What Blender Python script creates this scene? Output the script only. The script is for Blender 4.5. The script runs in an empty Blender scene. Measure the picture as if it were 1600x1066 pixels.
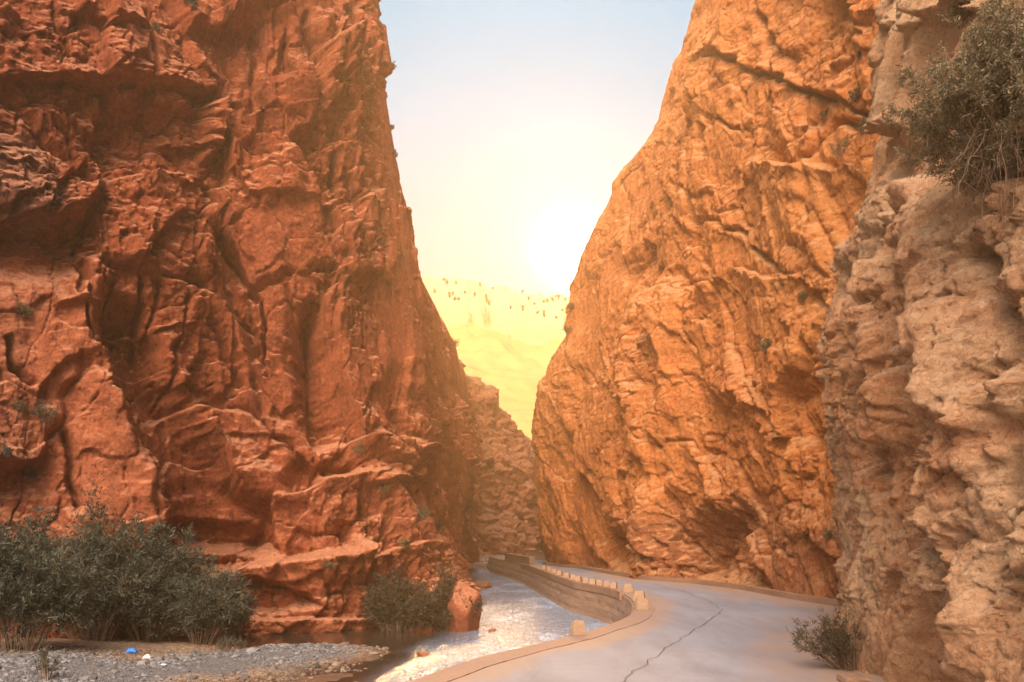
import bpy, math, random
import numpy as np
from mathutils import Vector

# ------------------------------------------------------------------ camera, sky, sun, exposure
sc = bpy.context.scene
col = sc.collection
F = 1300.0            # focal length in pixels of a 1600 px wide picture
CAMH = 3.0            # eye above the road
HOR = 830.0           # picture row of the horizon
cam_data = bpy.data.cameras.new('camera')
cam = bpy.data.objects.new('camera', cam_data); col.objects.link(cam)
cam.location = (0, 0, CAMH); cam.rotation_euler = (math.radians(90), 0, 0)
cam_data.sensor_width = 36.0; cam_data.lens = 36.0 * F / 1600.0
cam_data.shift_y = (HOR - 533.0) / 1600.0
cam_data.clip_start = 0.1; cam_data.clip_end = 6000
sc.camera = cam

SUN_AZ = math.atan((893 - 800) / F)
SUN_EL = math.atan((HOR - 392) / F * math.cos(SUN_AZ))
SUN_DIR = Vector((math.sin(SUN_AZ) * math.cos(SUN_EL), math.cos(SUN_AZ) * math.cos(SUN_EL), math.sin(SUN_EL)))

world = bpy.data.worlds.new('World'); sc.world = world; world.use_nodes = True
wt = world.node_tree; wt.nodes.clear()
def wn(t, **k):
    n = wt.nodes.new(t)
    for a, b in k.items(): setattr(n, a, b)
    return n
sky = wn('ShaderNodeTexSky', sky_type='NISHITA', sun_disc=False, sun_elevation=SUN_EL, sun_rotation=SUN_AZ, altitude=900, air_density=1.0, dust_density=1.5, ozone_density=1.0)
bg_sky = wn('ShaderNodeBackground'); bg_sky.inputs['Strength'].default_value = 0.01
wt.links.new(sky.outputs['Color'], bg_sky.inputs['Color'])
tc = wn('ShaderNodeTexCoord')
sep = wn('ShaderNodeSeparateXYZ'); wt.links.new(tc.outputs['Generated'], sep.inputs[0])
# high thin cloud veil: pale colour by elevation, warmer towards the sun
ramp = wn('ShaderNodeValToRGB'); cr = ramp.color_ramp
stops = [(0.0, (0.55, 0.34, 0.22)), (0.22, (0.44, 0.38, 0.46)), (0.34, (0.30, 0.52, 0.74)), (0.45, (0.05, 0.56, 0.92)), (0.56, (0.0, 0.58, 1.0)), (1.0, (0.24, 0.34, 0.54))]
cr.elements[0].position, cr.elements[0].color = stops[0][0], (*stops[0][1], 1)
cr.elements[1].position, cr.elements[1].color = stops[-1][0], (*stops[-1][1], 1)
for p, c in stops[1:-1]:
    e = cr.elements.new(p); e.color = (*c, 1)
wt.links.new(sep.outputs['Z'], ramp.inputs['Fac'])
dot = wn('ShaderNodeVectorMath', operation='DOT_PRODUCT'); dot.inputs[1].default_value = SUN_DIR
wt.links.new(tc.outputs['Generated'], dot.inputs[0])
cl = wn('ShaderNodeMath', operation='MAXIMUM'); cl.inputs[1].default_value = 0.0
wt.links.new(dot.outputs['Value'], cl.inputs[0])
def lobe(power, strength, color):
    p = wn('ShaderNodeMath', operation='POWER'); p.inputs[1].default_value = power
    wt.links.new(cl.outputs[0], p.inputs[0])
    m = wn('ShaderNodeMath', operation='MULTIPLY'); m.inputs[1].default_value = strength
    wt.links.new(p.outputs[0], m.inputs[0])
    b = wn('ShaderNodeBackground'); b.inputs['Color'].default_value = (*color, 1)
    wt.links.new(m.outputs[0], b.inputs['Strength'])
    return b
def add(a, b):
    n = wn('ShaderNodeAddShader'); wt.links.new(a.outputs[0], n.inputs[0]); wt.links.new(b.outputs[0], n.inputs[1]); return n
cn = wn('ShaderNodeTexNoise'); cn.inputs['Scale'].default_value = 2.2; cn.inputs['Detail'].default_value = 6
cmap = wn('ShaderNodeMapping'); cmap.inputs['Scale'].default_value = (1, 1, 3.0)
wt.links.new(tc.outputs['Generated'], cmap.inputs[0]); wt.links.new(cmap.outputs[0], cn.inputs['Vector'])
cs = wn('ShaderNodeMapRange'); cs.inputs['From Min'].default_value = 0.3; cs.inputs['From Max'].default_value = 0.7
cs.inputs['To Min'].default_value = 0.86; cs.inputs['To Max'].default_value = 1.0
wt.links.new(cn.outputs['Fac'], cs.inputs['Value'])
veil = wn('ShaderNodeBackground'); wt.links.new(ramp.outputs[0], veil.inputs['Color']); wt.links.new(cs.outputs[0], veil.inputs['Strength'])
sh = add(veil, bg_sky)
sh = add(sh, lobe(22, 0.10, (1.0, 0.72, 0.40)))
sh = add(sh, lobe(300, 1.3, (1.0, 0.66, 0.25)))
sh = add(sh, lobe(3200, 12.0, (1.0, 0.80, 0.50)))
# added bright lobe high behind the viewer, put in to light the cliff faces
KEY = Vector((-0.19, -0.70, 0.68)).normalized()
dk2 = wn('ShaderNodeVectorMath', operation='DOT_PRODUCT'); dk2.inputs[1].default_value = KEY
wt.links.new(tc.outputs['Generated'], dk2.inputs[0])
cl = wn('ShaderNodeMath', operation='MAXIMUM'); cl.inputs[1].default_value = 0.0
wt.links.new(dk2.outputs['Value'], cl.inputs[0])
sh = add(sh, lobe(16, 28.0, (1.0, 0.82, 0.66)))
wo = wn('ShaderNodeOutputWorld'); wt.links.new(sh.outputs[0], wo.inputs['Surface'])

sun_data = bpy.data.lights.new('sun', 'SUN'); sun_data.energy = 4.0; sun_data.angle = math.radians(4); sun_data.color = (1.0, 0.60, 0.27)
sun = bpy.data.objects.new('sun', sun_data); col.objects.link(sun)
lx, ly = (815 - 800) / F, (HOR - 318) / F
sun.rotation_euler = Vector((lx, 1.0, ly)).to_track_quat('Z', 'Y').to_euler(); sun.location = (0, 0, 80)

vs = sc.view_settings
vs.view_transform = 'Standard'; vs.look = 'None'; vs.gamma = 1.0; vs.exposure = 0.0; vs.use_curve_mapping = False
sc.cycles.volume_bounces = 0; sc.cycles.max_bounces = 4; sc.cycles.diffuse_bounces = 2
sc.cycles.use_denoising = True

rng = np.random.default_rng(7); random.seed(7)

# ------------------------------------------------------------------ helpers
def tag(o, label=None, cat=None, group=None, kind=None):
    if label: o['label'] = label
    if cat: o['category'] = cat
    if group: o['group'] = group
    if kind: o['kind'] = kind
    return o

def mesh_np(name, verts, faces, mat, parent=None, smooth=True, tint=None):
    """faces: (n,4) or (n,3) int array"""
    verts = np.asarray(verts, dtype=np.float32); faces = np.asarray(faces, dtype=np.int32)
    me = bpy.data.meshes.new(name)
    k = faces.shape[1]
    me.vertices.add(len(verts)); me.vertices.foreach_set('co', verts.ravel())
    me.loops.add(faces.size); me.loops.foreach_set('vertex_index', faces.ravel())
    me.polygons.add(len(faces)); me.polygons.foreach_set('loop_start', np.arange(0, faces.size, k, dtype=np.int32))
    me.update(calc_edges=True)
    me.polygons.foreach_set('use_smooth', np.full(len(faces), smooth))
    if tint is not None:
        a = me.attributes.new('tint', 'FLOAT_COLOR', 'POINT')
        t = np.ones((len(verts), 4), np.float32); t[:, :3] = tint
        a.data.foreach_set('color', t.ravel())
    me.materials.append(mat)
    o = bpy.data.objects.new(name, me); col.objects.link(o)
    if parent: o.parent = parent
    return o

def empty(name, loc, parent=None):
    o = bpy.data.objects.new(name, None); col.objects.link(o); o.location = loc; o.empty_display_size = 0.3
    if parent: o.parent = parent
    return o

def at(px, py, z):
    d = (CAMH - z) * F / (py - HOR)
    return np.array([(px - 800) / F * d, d, z])
def atd(px, py, d):
    return np.array([(px - 800) / F * d, d, CAMH + (HOR - py) / F * d])

def hsh(ix, iy, seed):
    ix = ix.astype(np.int64).astype(np.uint64); iy = iy.astype(np.int64).astype(np.uint64)
    h = (ix * np.uint64(374761393) + iy * np.uint64(668265263) + np.uint64(seed * 2246822519 % 2**31)) & np.uint64(0xFFFFFFFF)
    h = ((h ^ (h >> np.uint64(13))) * np.uint64(1274126177)) & np.uint64(0xFFFFFFFF)
    h = ((h ^ (h >> np.uint64(16))) * np.uint64(2654435769)) & np.uint64(0xFFFFFFFF)
    h = h ^ (h >> np.uint64(15))
    return (h & np.uint64(0xFFFFFF)).astype(np.float32) / np.float32(0xFFFFFF)

def vnoise(x, y, seed):
    xi = np.floor(x); yi = np.floor(y); fx = x - xi; fy = y - yi
    fx = fx * fx * fx * (fx * (fx * 6 - 15) + 10); fy = fy * fy * fy * (fy * (fy * 6 - 15) + 10)
    a = hsh(xi, yi, seed); b = hsh(xi + 1, yi, seed); c = hsh(xi, yi + 1, seed); d = hsh(xi + 1, yi + 1, seed)
    return (a + (b - a) * fx + (c - a) * fy + (a - b - c + d) * fx * fy) * 2 - 1

def fbm(x, y, seed, octv=5, gain=0.5, ridged=False):
    s = 0; amp = 1; tot = 0
    for o in range(octv):
        n = vnoise(x + 17.3 * o, y - 9.1 * o, seed + o)
        if ridged: n = 1 - 2 * np.abs(n)
        s = s + n * amp; tot += amp; amp *= gain; x = x * 2.03; y = y * 2.03
    return s / tot

def blocks(s, z, size, seed, aspect=1.0, off=0.35, tilt=0.55, crack=0.25, shear=0.0, bevel=0.22):
    """faceted rock: every cell is a tilted plane, meeting its neighbour in a bevel; joints open as cracks. Returns metres, cell random."""
    x = (s + shear * z) / size; y = z / (size * aspect)
    x = x + fbm(x * 1.3, y * 1.3, seed + 40, 4) * 0.35; y = y + fbm(x * 1.3 + 9, y * 1.3 + 4, seed + 50, 4) * 0.35
    xi = np.floor(x); yi = np.floor(y)
    f1 = np.full(x.shape, 9.0, np.float32); f2 = f1.copy(); h1 = np.zeros_like(f1); h2 = h1.copy(); r = h1.copy()
    for oy in (-1, 0, 1):
        for ox in (-1, 0, 1):
            cx = xi + ox; cy = yi + oy
            ra = hsh(cx, cy, seed); rb = hsh(cx, cy, seed + 91); rc = hsh(cx, cy, seed + 5); rd = (ra * 7.31 + rb * 3.7) % 1.0; re = (rb * 9.17 + rc * 5.3) % 1.0
            dx = x - (cx + 0.08 + 0.84 * ra); dy = y - (cy + 0.08 + 0.84 * rb)
            d = np.sqrt(dx * dx + dy * dy)
            h = off * (rc - 0.5) * 2 + tilt * ((rd - 0.5) * 2 * dx + (re - 0.62) * 2 * dy)
            n1 = d < f1; n2 = (~n1) & (d < f2)
            f2 = np.where(n1, f1, np.where(n2, d, f2)); h2 = np.where(n1, h1, np.where(n2, h, h2))
            f1 = np.where(n1, d, f1); h1 = np.where(n1, h, h1); r = np.where(n1, re, r)
    g = f2 - f1
    w = 0.5 + 0.5 * np.clip(g / bevel, 0, 1)
    hh = h1 * w + h2 * (1 - w) - crack * (1 - np.clip(g / 0.10, 0, 1)) ** 2
    return hh * size, r

def ss(a, b, x):
    t = np.clip((x - a) / (b - a), 0, 1); return t * t * (3 - 2 * t)

def pdist(U, V, pts, closed=False):
    best = np.full(U.shape, 1e9, np.float32); par = np.zeros_like(best)
    n = len(pts); segs = n if closed else n - 1
    for i in range(segs):
        ax, ay = pts[i]; bx, by = pts[(i + 1) % n]
        L2 = (bx - ax) ** 2 + (by - ay) ** 2 + 1e-9
        t = np.clip(((U - ax) * (bx - ax) + (V - ay) * (by - ay)) / L2, 0, 1)
        d = np.hypot(U - ax - t * (bx - ax), V - ay - t * (by - ay))
        par = np.where(d < best, i + t, par); best = np.minimum(best, d)
    return best, par

def inside(U, V, pts):
    r = np.zeros(U.shape, bool); n = len(pts)
    for i in range(n):
        ax, ay = pts[i]; bx, by = pts[(i + 1) % n]
        if ay == by: continue
        c = ((ay > V) != (by > V)) & (U < (bx - ax) * (V - ay) / (by - ay) + ax)
        r ^= c
    return r
def sdf(U, V, pts):
    d, _ = pdist(U, V, pts, True)
    return np.where(inside(U, V, pts), d, -d)

# ------------------------------------------------------------------ materials
class NT:
    def __init__(s, name):
        s.m = bpy.data.materials.new(name); s.m.use_nodes = True; s.t = s.m.node_tree; s.t.nodes.clear()
        s.out = s.n('ShaderNodeOutputMaterial'); s.b = s.n('ShaderNodeBsdfPrincipled'); s.l(s.b, 'BSDF', s.out, 'Surface')
        s.geo = s.n('ShaderNodeNewGeometry')
    def n(s, t, **k):
        n = s.t.nodes.new(t)
        for a, b in k.items():
            if a in n.inputs.keys() if not hasattr(n, a) else False: n.inputs[a].default_value = b
            else: setattr(n, a, b)
        return n
    def l(s, a, ao, b, bi): s.t.links.new(a.outputs[ao], b.inputs[bi])
    def pos(s, scale=(1, 1, 1), rot=(0, 0, 0)):
        m = s.n('ShaderNodeMapping'); m.inputs['Scale'].default_value = scale; m.inputs['Rotation'].default_value = rot
        s.l(s.geo, 'Position', m, 'Vector'); return m
    def noise(s, scale, detail=5, rough=0.55, vec=None, dist=0.0):
        n = s.n('ShaderNodeTexNoise'); n.inputs['Scale'].default_value = scale; n.inputs['Detail'].default_value = detail
        n.inputs['Roughness'].default_value = rough; n.inputs['Distortion'].default_value = dist
        if vec is None: vec = s.pos()
        s.t.links.new(vec.outputs[0], n.inputs['Vector']); return n.outputs['Fac']
    def rng(s, sock, a, b, c=0.0, d=1.0):
        n = s.n('ShaderNodeMapRange'); s.t.links.new(sock, n.inputs['Value'])
        for k, v in zip(('From Min', 'From Max', 'To Min', 'To Max'), (a, b, c, d)): n.inputs[k].default_value = v
        return n.outputs[0]
    def mix(s, fac, a, b, mode='MIX'):
        n = s.n('ShaderNodeMix', data_type='RGBA', blend_type=mode)
        for sock, v in ((n.inputs[0], fac), (n.inputs[6], a), (n.inputs[7], b)):
            if isinstance(v, (int, float)): sock.default_value = v
            elif isinstance(v, tuple): sock.default_value = (*v, 1)
            else: s.t.links.new(v, sock)
        return n.outputs[2]
    def math(s, op, a, b=0.0):
        n = s.n('ShaderNodeMath', operation=op)
        for sock, v in ((n.inputs[0], a), (n.inputs[1], b)):
            if isinstance(v, (int, float)): sock.default_value = v
            else: s.t.links.new(v, sock)
        return n.outputs[0]
    def bump(s, h, strength=0.5, dist=0.1, prev=None):
        n = s.n('ShaderNodeBump'); n.inputs['Strength'].default_value = strength; n.inputs['Distance'].default_value = dist
        s.t.links.new(h, n.inputs['Height'])
        if prev is not None: s.t.links.new(prev, n.inputs['Normal'])
        return n.outputs[0]
    def set(s, **k):
        for a, v in k.items():
            sock = s.b.inputs[a.replace('_', ' ')]
            if isinstance(v, (int, float)): sock.default_value = v
            elif isinstance(v, tuple): sock.default_value = (*v, 1)
            else: s.t.links.new(v, sock)
        return s.m

def rock_mat(name, c1, c2, dark, pale, grey, dust, streak=0.5, fine=1.0, palefac=0.5):
    m = NT(name)
    at_ = m.n('ShaderNodeAttribute', attribute_name='tint')
    sp = m.n('ShaderNodeSeparateColor'); m.l(at_, 'Color', sp, 'Color')
    big = m.noise(0.16, 6, 0.6)
    c = m.mix(m.rng(big, 0.35, 0.65), c1, c2)
    med = m.noise(1.1, 8, 0.68, dist=0.6)
    c = m.mix(m.rng(med, 0.42, 0.75, 0, 0.75), c, dark)
    c = m.mix(m.rng(m.noise(2.3, 9, 0.7, vec=m.pos((1, 1, 1.6), (0.3, 0.2, 0))), 0.50, 0.74, 0, palefac), c, pale)
    # each block weathers a little differently
    c = m.mix(m.rng(sp.outputs['Blue'], 0.0, 1.0, 0.0, 0.45), c, m.mix(0.5, c2, pale))
    st = m.noise(1.0, 6, 0.6, vec=m.pos((1.5, 1.5, 0.13)))
    c = m.mix(m.math('MULTIPLY', m.math('MULTIPLY', m.rng(st, 0.48, 0.62), m.rng(m.noise(0.12, 3), 0.42, 0.6, 0.2, 1.0)), streak), c, dark)
    st2 = m.noise(1.0, 5, 0.6, vec=m.pos((0.9, 0.9, 0.1), (0, 0, 1)))
    c = m.mix(m.math('MULTIPLY', m.rng(st2, 0.56, 0.70), streak * 0.5), c, pale)
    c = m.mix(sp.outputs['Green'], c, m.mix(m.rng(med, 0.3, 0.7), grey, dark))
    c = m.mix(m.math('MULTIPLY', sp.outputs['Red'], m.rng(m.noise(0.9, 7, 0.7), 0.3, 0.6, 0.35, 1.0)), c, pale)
    spk = m.noise(9.0 * fine, 6, 0.75)
    c = m.mix(m.rng(spk, 0.3, 0.7, 0.0, 0.5), c, m.mix(0.55, c, pale))
    c = m.mix(m.rng(m.noise(16 * fine, 4, 0.7), 0.55, 0.75, 0.0, 0.5), c, m.mix(0.6, c, dark))
    # dust settles on ledges
    sn = m.n('ShaderNodeSeparateXYZ'); m.l(m.geo, 'Normal', sn, 0)
    c = m.mix(m.rng(sn.outputs['Z'], 0.35, 0.75, 0, 0.75), c, dust)
    b = m.bump(m.noise(2.2 * fine, 9, 0.76, dist=0.3), 1.0, 0.26)
    vo = m.n('ShaderNodeTexVoronoi', feature='DISTANCE_TO_EDGE'); vo.inputs['Scale'].default_value = 1.5 * fine
    wv = m.n('ShaderNodeVectorMath', operation='ADD'); nn = m.n('ShaderNodeTexNoise'); nn.inputs['Scale'].default_value = 1.9; nn.inputs['Detail'].default_value = 8; nn.inputs['Roughness'].default_value = 0.65
    m.l(m.geo, 'Position', nn, 'Vector'); m.l(m.geo, 'Position', wv, 0); m.l(nn, 'Color', wv, 1); m.l(wv, 0, vo, 'Vector')
    b = m.bump(m.math('MULTIPLY', m.rng(vo.outputs['Distance'], 0.0, 0.06), m.rng(m.noise(0.6, 4), 0.42, 0.6)), 0.7, 0.09, b)
    c = m.mix(m.math('MULTIPLY', m.rng(vo.outputs['Distance'], 0.0, 0.02, 0.5, 0.0), m.rng(m.noise(0.6, 4), 0.5, 0.62)), c, dark)
    for sc_, ds_ in ((2.6, 0.12), (8.0, 0.035)):
        vc = m.n('ShaderNodeTexVoronoi'); vc.inputs['Scale'].default_value = sc_ * fine; m.l(wv, 0, vc, 'Vector')
        vs_ = m.n('ShaderNodeSeparateColor'); m.l(vc, 'Color', vs_, 'Color')
        b = m.bump(m.math('ADD', vs_.outputs['Red'], m.math('MULTIPLY', vc.outputs['Distance'], 0.9)), 0.75, ds_, b)
    c = m.mix(m.rng(vs_.outputs['Green'], 0.55, 1.0, 0.0, 0.35), c, pale)
    c = m.mix(m.rng(vs_.outputs['Blue'], 0.6, 1.0, 0.0, 0.4), c, dark)
    b = m.bump(m.noise(14 * fine, 6, 0.7), 0.6, 0.03, b)
    return m.set(Base_Color=c, Roughness=0.92, Normal=b, Specular_IOR_Level=0.2)

M = {}
M['rock_left'] = rock_mat('red_sandstone', (0.285, 0.046, 0.014), (0.40, 0.080, 0.027), (0.080, 0.017, 0.010), (0.54, 0.175, 0.080), (0.24, 0.12, 0.095), (0.74, 0.33, 0.18), 0.75, 1.0, 0.5)
M['rock_right'] = rock_mat('orange_rock', (0.56, 0.132, 0.030), (0.66, 0.190, 0.046), (0.27, 0.055, 0.020), (0.80, 0.36, 0.12), (0.27, 0.15, 0.10), (0.72, 0.37, 0.18), 0.30, 0.9, 0.6)
M['rock_near'] = rock_mat('tan_limestone', (0.64, 0.265, 0.12), (0.70, 0.21, 0.062), (0.25, 0.09, 0.04), (0.88, 0.58, 0.35), (0.40, 0.32, 0.235), (0.74, 0.46, 0.29), 0.2, 1.8, 0.8)
M['rock_far'] = rock_mat('brown_rock', (0.33, 0.080, 0.030), (0.40, 0.110, 0.042), (0.11, 0.030, 0.016), (0.46, 0.19, 0.085), (0.19, 0.11, 0.085), (0.36, 0.19, 0.12), 0.25, 0.6, 0.5)

# ------------------------------------------------------------------ cliffs
def loft(levels, ds, dv, smooth_s=3):
    """levels: list of equal-length lists of 3D points (base to top). Returns P grid, s and v in metres."""
    L = np.array(levels, dtype=np.float64)                       # (nl, np, 3)
    mid = L[min(1, len(L) - 1)]
    seg = np.linalg.norm(np.diff(mid[:, :2], axis=0), axis=1); s = np.concatenate([[0], np.cumsum(seg)])
    ns = int(s[-1] / ds) + 1; S = np.linspace(0, s[-1], ns)
    R = np.stack([[np.interp(S, s, L[i, :, k]) for k in range(3)] for i in range(len(L))])      # (nl,3,ns)
    w = int(smooth_s / ds / 2); ker = np.hanning(2 * w + 3)[1:-1]; ker /= ker.sum()
    for i in range(R.shape[0]):
        for k in range(3):
            p = np.pad(R[i, k], w, mode='reflect', reflect_type='odd'); R[i, k] = np.convolve(p, ker, 'valid')
    mv = np.linalg.norm(np.diff(L, axis=0), axis=2).mean(1); v = np.concatenate([[0], np.cumsum(mv)])
    nv = int(v[-1] / dv) + 1; Vv = np.linspace(0, v[-1], nv)
    P = np.zeros((nv, ns, 3))
    for k in range(3):
        Y = R[:, k, :]
        m = np.gradient(Y, v, axis=0)
        j = np.clip(np.searchsorted(v, Vv, 'right') - 1, 0, len(v) - 2); h = (v[j + 1] - v[j])[:, None]; t = ((Vv - v[j])[:, None]) / h
        if k == 2: P[:, :, k] = Y[j] * (1 - t) + Y[j + 1] * t
        else: P[:, :, k] = (2*t**3 - 3*t**2 + 1) * Y[j] + (t**3 - 2*t**2 + t) * h * m[j] + (-2*t**3 + 3*t**2) * Y[j + 1] + (t**3 - t**2) * h * m[j + 1]
    return P, S, Vv

def cliff(name, levels, ds, dv, mat, shape, label, sign=1):
    P, S, Vv = loft(levels, ds, dv)
    du = np.gradient(P, axis=1); dvv = np.gradient(P, axis=0)
    N = np.cross(du, dvv); N /= np.linalg.norm(N, axis=2, keepdims=True) + 1e-9
    N *= sign
    Z = P[:, :, 2].astype(np.float32)
    SS = np.broadcast_to(S[None, :], Z.shape).astype(np.float32)
    Y = np.maximum(P[:, :, 1], 0.5)
    U = (800 + F * P[:, :, 0] / Y).astype(np.float32); V = (HOR - F * (P[:, :, 2] - CAMH) / Y).astype(np.float32)
    h, tint = shape(SS, Z, U, V)
    Q = P + N * h[:, :, None]
    nv, ns = Z.shape
    i = np.arange(nv * ns).reshape(nv, ns)
    f = np.stack([i[:-1, :-1], i[:-1, 1:], i[1:, 1:], i[1:, :-1]], -1).reshape(-1, 4)
    if sign < 0: f = f[:, ::-1]
    o = mesh_np(name, Q.reshape(-1, 3), f, mat, smooth=True, tint=tint.reshape(-1, 3))
    tag(o, label, 'cliff', kind='structure')
    return Q, U, V, N

def ledge(U, V, pts, amp, down, up=14, win=25, sharp=2.5):
    """amp > 0: rock below the line stands out as a shelf. amp < 0: rock above overhangs the line."""
    xs = [p[0] for p in pts]; ys = [p[1] for p in pts]
    yl = np.interp(U, xs, ys).astype(np.float32)
    w = ss(xs[0] - win, xs[0] + win * .3, U) * (1 - ss(xs[-1] - win * .3, xs[-1] + win, U))
    dy = V - yl
    if amp > 0:
        p = ss(-sharp, sharp, dy) * np.exp(-np.maximum(dy, 0) / down) - 0.35 * (1 - ss(-sharp, sharp, dy)) * np.exp(np.minimum(dy, 0) / up)
        return amp * p * w
    p = ss(-sharp, sharp, -dy) * np.exp(np.minimum(dy, 0) / up) - 0.5 * ss(-sharp, sharp, dy) * np.exp(-np.maximum(dy, 0) / down)
    return -amp * p * w

def hollow(U, V, poly, depth, soft):
    return -depth * ss(0, soft, sdf(U, V, poly))
def crackline(U, V, pts, w, depth):
    d, _ = pdist(U, V, pts); return -depth * np.exp(-(d / w) ** 2)
def rib(U, V, pts, w, h): return -crackline(U, V, pts, w, h)

def shape_left(s, z, U, V):
    wu = fbm(s * 0.5, z * 0.5, 301, 5) ; wv = fbm(s * 0.5, z * 0.5, 311, 5)
    Uw = U + wu * 26; Vw = V + wv * 20
    Ul = U + wu * 12; Vl = V + wv * 7
    h = fbm(s * 0.09, z * 0.06, 11, 3) * 1.1
    b1, r1 = blocks(s, z, 5.5, 21, 1.3, 0.13, 0.32, 0.09, 0.12, 0.08); b2, r2 = blocks(s, z, 2.1, 31, 1.45, 0.17, 0.40, 0.18, -0.1, 0.07)
    b3, r3 = blocks(s, z, 0.85, 41, 1.15, 0.13, 0.50, 0.2, 0, 0.07); b4, r4 = blocks(s, z, 0.34, 51, 0.8, 0.15, 0.55, 0.2, 0, 0.10)
    rough = np.clip(0.42 + 1.15 * fbm(s * 0.18, z * 0.18, 61, 4), 0.10, 1.2)      # smooth faces next to shattered ones
    smooth_zone = ss(0, 25, sdf(Uw, Vw, [(160, 540), (240, 530), (290, 640), (400, 800), (410, 860), (280, 850), (235, 800), (190, 700)]))
    smooth_zone = np.maximum(smooth_zone, ss(0, 18, sdf(Uw, Vw, [(440, 480), (500, 470), (540, 560), (530, 700), (500, 715), (455, 620)])))
    rough = rough * (1 - 0.75 * smooth_zone)
    h += b1 * 0.9 + b2 * (0.35 + 0.6 * rough) + b3 * rough + b4 * rough
    # vertical ribs on the corner above the river
    corner = ss(545, 620, U)
    rb, _ = blocks(s, z, 1.1, 71, 5.0, 0.22, 0.5, 0.2, 0.18)
    h += rb * 0.6 * corner + rb * 0.2
    h *= 1 - 0.35 * ss(560, 640, U) * ss(700, 600, V); h -= 0.35 * corner * ss(700, 600, V)
    # strata
    st = z + fbm(s * 0.15, z * 0.2, 81, 3) * 1.6
    h += 0.10 * (np.abs(((st / 1.15) % 1) - 0.5) * 2) * (0.3 + ss(-0.1, 0.5, fbm(s * 0.1, z * 0.1, 82, 2)))
    h += fbm(s * 4, z * 4, 90, 4) * 0.035 + fbm(s * 1.2, z * 1.0, 95, 5, ridged=True) * 0.12
    # -- the big forms
    h += ledge(Ul, Vl, [(-200, 128), (0, 128), (130, 138), (330, 152)], -0.9, 40, 38, sharp=4)
    h += ledge(Ul, Vl, [(330, 152), (470, 150), (548, 156)], 0.55, 60, 20)
    h += ledge(Ul, Vl, [(110, 262), (200, 264), (292, 276)], 0.8, 130, 25)
    h += hollow(Uw, Vw, [(95, 160), (280, 165), (285, 268), (120, 255)], 0.5, 30)
    h += hollow(Uw, Vw, [(288, 280), (330, 285), (395, 470), (420, 560), (385, 560), (330, 450)], 1.0, 25)
    h += hollow(Uw, Vw, [(520, 160), (552, 175), (552, 232), (522, 228)], 0.9, 12)
    h += ledge(Ul, Vl, [(500, 232), (560, 230)], 0.5, 40, 14)
    h += rib(Uw, Vw, [(455, 30), (465, 150)], 26, 0.5) + rib(Uw, Vw, [(515, 20), (520, 145)], 22, 0.8)
    h += crackline(Uw, Vw, [(488, 10), (490, 90), (500, 155)], 5, 0.9)
    h += hollow(Uw, Vw, [(425, 60), (452, 40), (455, 140), (430, 145)], 0.8, 12)
    h += hollow(Uw, Vw, [(438, 470), (495, 455), (548, 540), (545, 700), (500, 720), (452, 640)], 2.6, 42)
    h += hollow(Uw, Vw, [(590, 560), (660, 560), (665, 690), (560, 690)], 0.8, 30)
    h += hollow(Uw, Vw, [(152, 450), (240, 470), (262, 540), (300, 640), (385, 755), (430, 800), (425, 862), (330, 868), (262, 850), (225, 790), (185, 700), (150, 600)], 1.8, 38)
    h += hollow(Uw, Vw, [(255, 790), (420, 800), (425, 866), (260, 860)], 1.0, 18)
    h += rib(Uw, Vw, [(262, 540), (310, 640), (390, 740), (455, 790)], 16, 0.7)
    h += rib(Uw, Vw, [(135, 440), (148, 600), (195, 730), (240, 820)], 24, 0.9)
    # near spur on the far left
    h += 1.3 * (1 - ss(120, 235, Uw - 0.16 * (Vw - 500))) * ss(380, 480, Vw)
    h += crackline(Uw, Vw, [(10, 540), (15, 590), (45, 605)], 6, 0.9) + crackline(Uw, Vw, [(95, 690), (115, 800)], 9, 0.9)
    h += crackline(Uw, Vw, [(120, 420), (122, 470)], 5, 0.7)
    # shelves above the river
    h += ledge(Ul, Vl, [(390, 805), (430, 780), (500, 746), (565, 736)], 1.7, 60, 26, sharp=11)
    h += ledge(Ul, Vl, [(560, 690), (655, 700)], 0.9, 60, 26)
    h += ledge(Ul, Vl, [(300, 892), (400, 882), (510, 868), (560, 845)], 2.4, 55, 20, sharp=14)
    h += hollow(Uw, Vw, [(335, 905), (420, 905), (500, 935), (510, 960), (360, 972), (330, 960)], 1.5, 14)
    h += ledge(Ul, Vl, [(340, 968), (560, 966), (590, 960)], 0.9, 80, 10)
    h += hollow(Uw, Vw, [(500, 880), (540, 870), (552, 960), (520, 975)], 0.6, 12)
    h += rib(Uw, Vw, [(600, 760), (640, 830), (700, 960)], 22, 0.9)
    h += ledge(Ul, Vl, [(585, 760), (660, 745)], -0.5, 30, 20) + ledge(Ul, Vl, [(590, 870), (690, 840)], 0.5, 30, 20)
    h += ledge(Ul, Vl, [(420, 470), (470, 430), (560, 420)], 0.5, 60, 20) + ledge(Ul, Vl, [(560, 270), (640, 330)], 0.4, 30, 20)
    boss = lambda poly, d, soft: -hollow(Ul, Vl, poly, d, soft)
    h += boss([(296, 165), (345, 160), (348, 255), (300, 262)], 0.9, 16)
    h += boss([(450, 22), (484, 20), (486, 60), (455, 62)], 0.4, 10) + boss([(495, 25), (545, 22), (546, 140), (497, 142)], 0.6, 12)
    h += boss([(125, 280), (288, 280), (318, 372), (330, 450), (240, 440), (140, 420)], 0.7, 14)
    h += boss([(400, 270), (470, 250), (480, 330), (410, 350)], 0.5, 18) + boss([(560, 300), (600, 290), (620, 420), (580, 440)], 0.7, 12)
    h += boss([(520, 360), (560, 350), (575, 440), (530, 450)], 0.6, 12)
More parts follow.
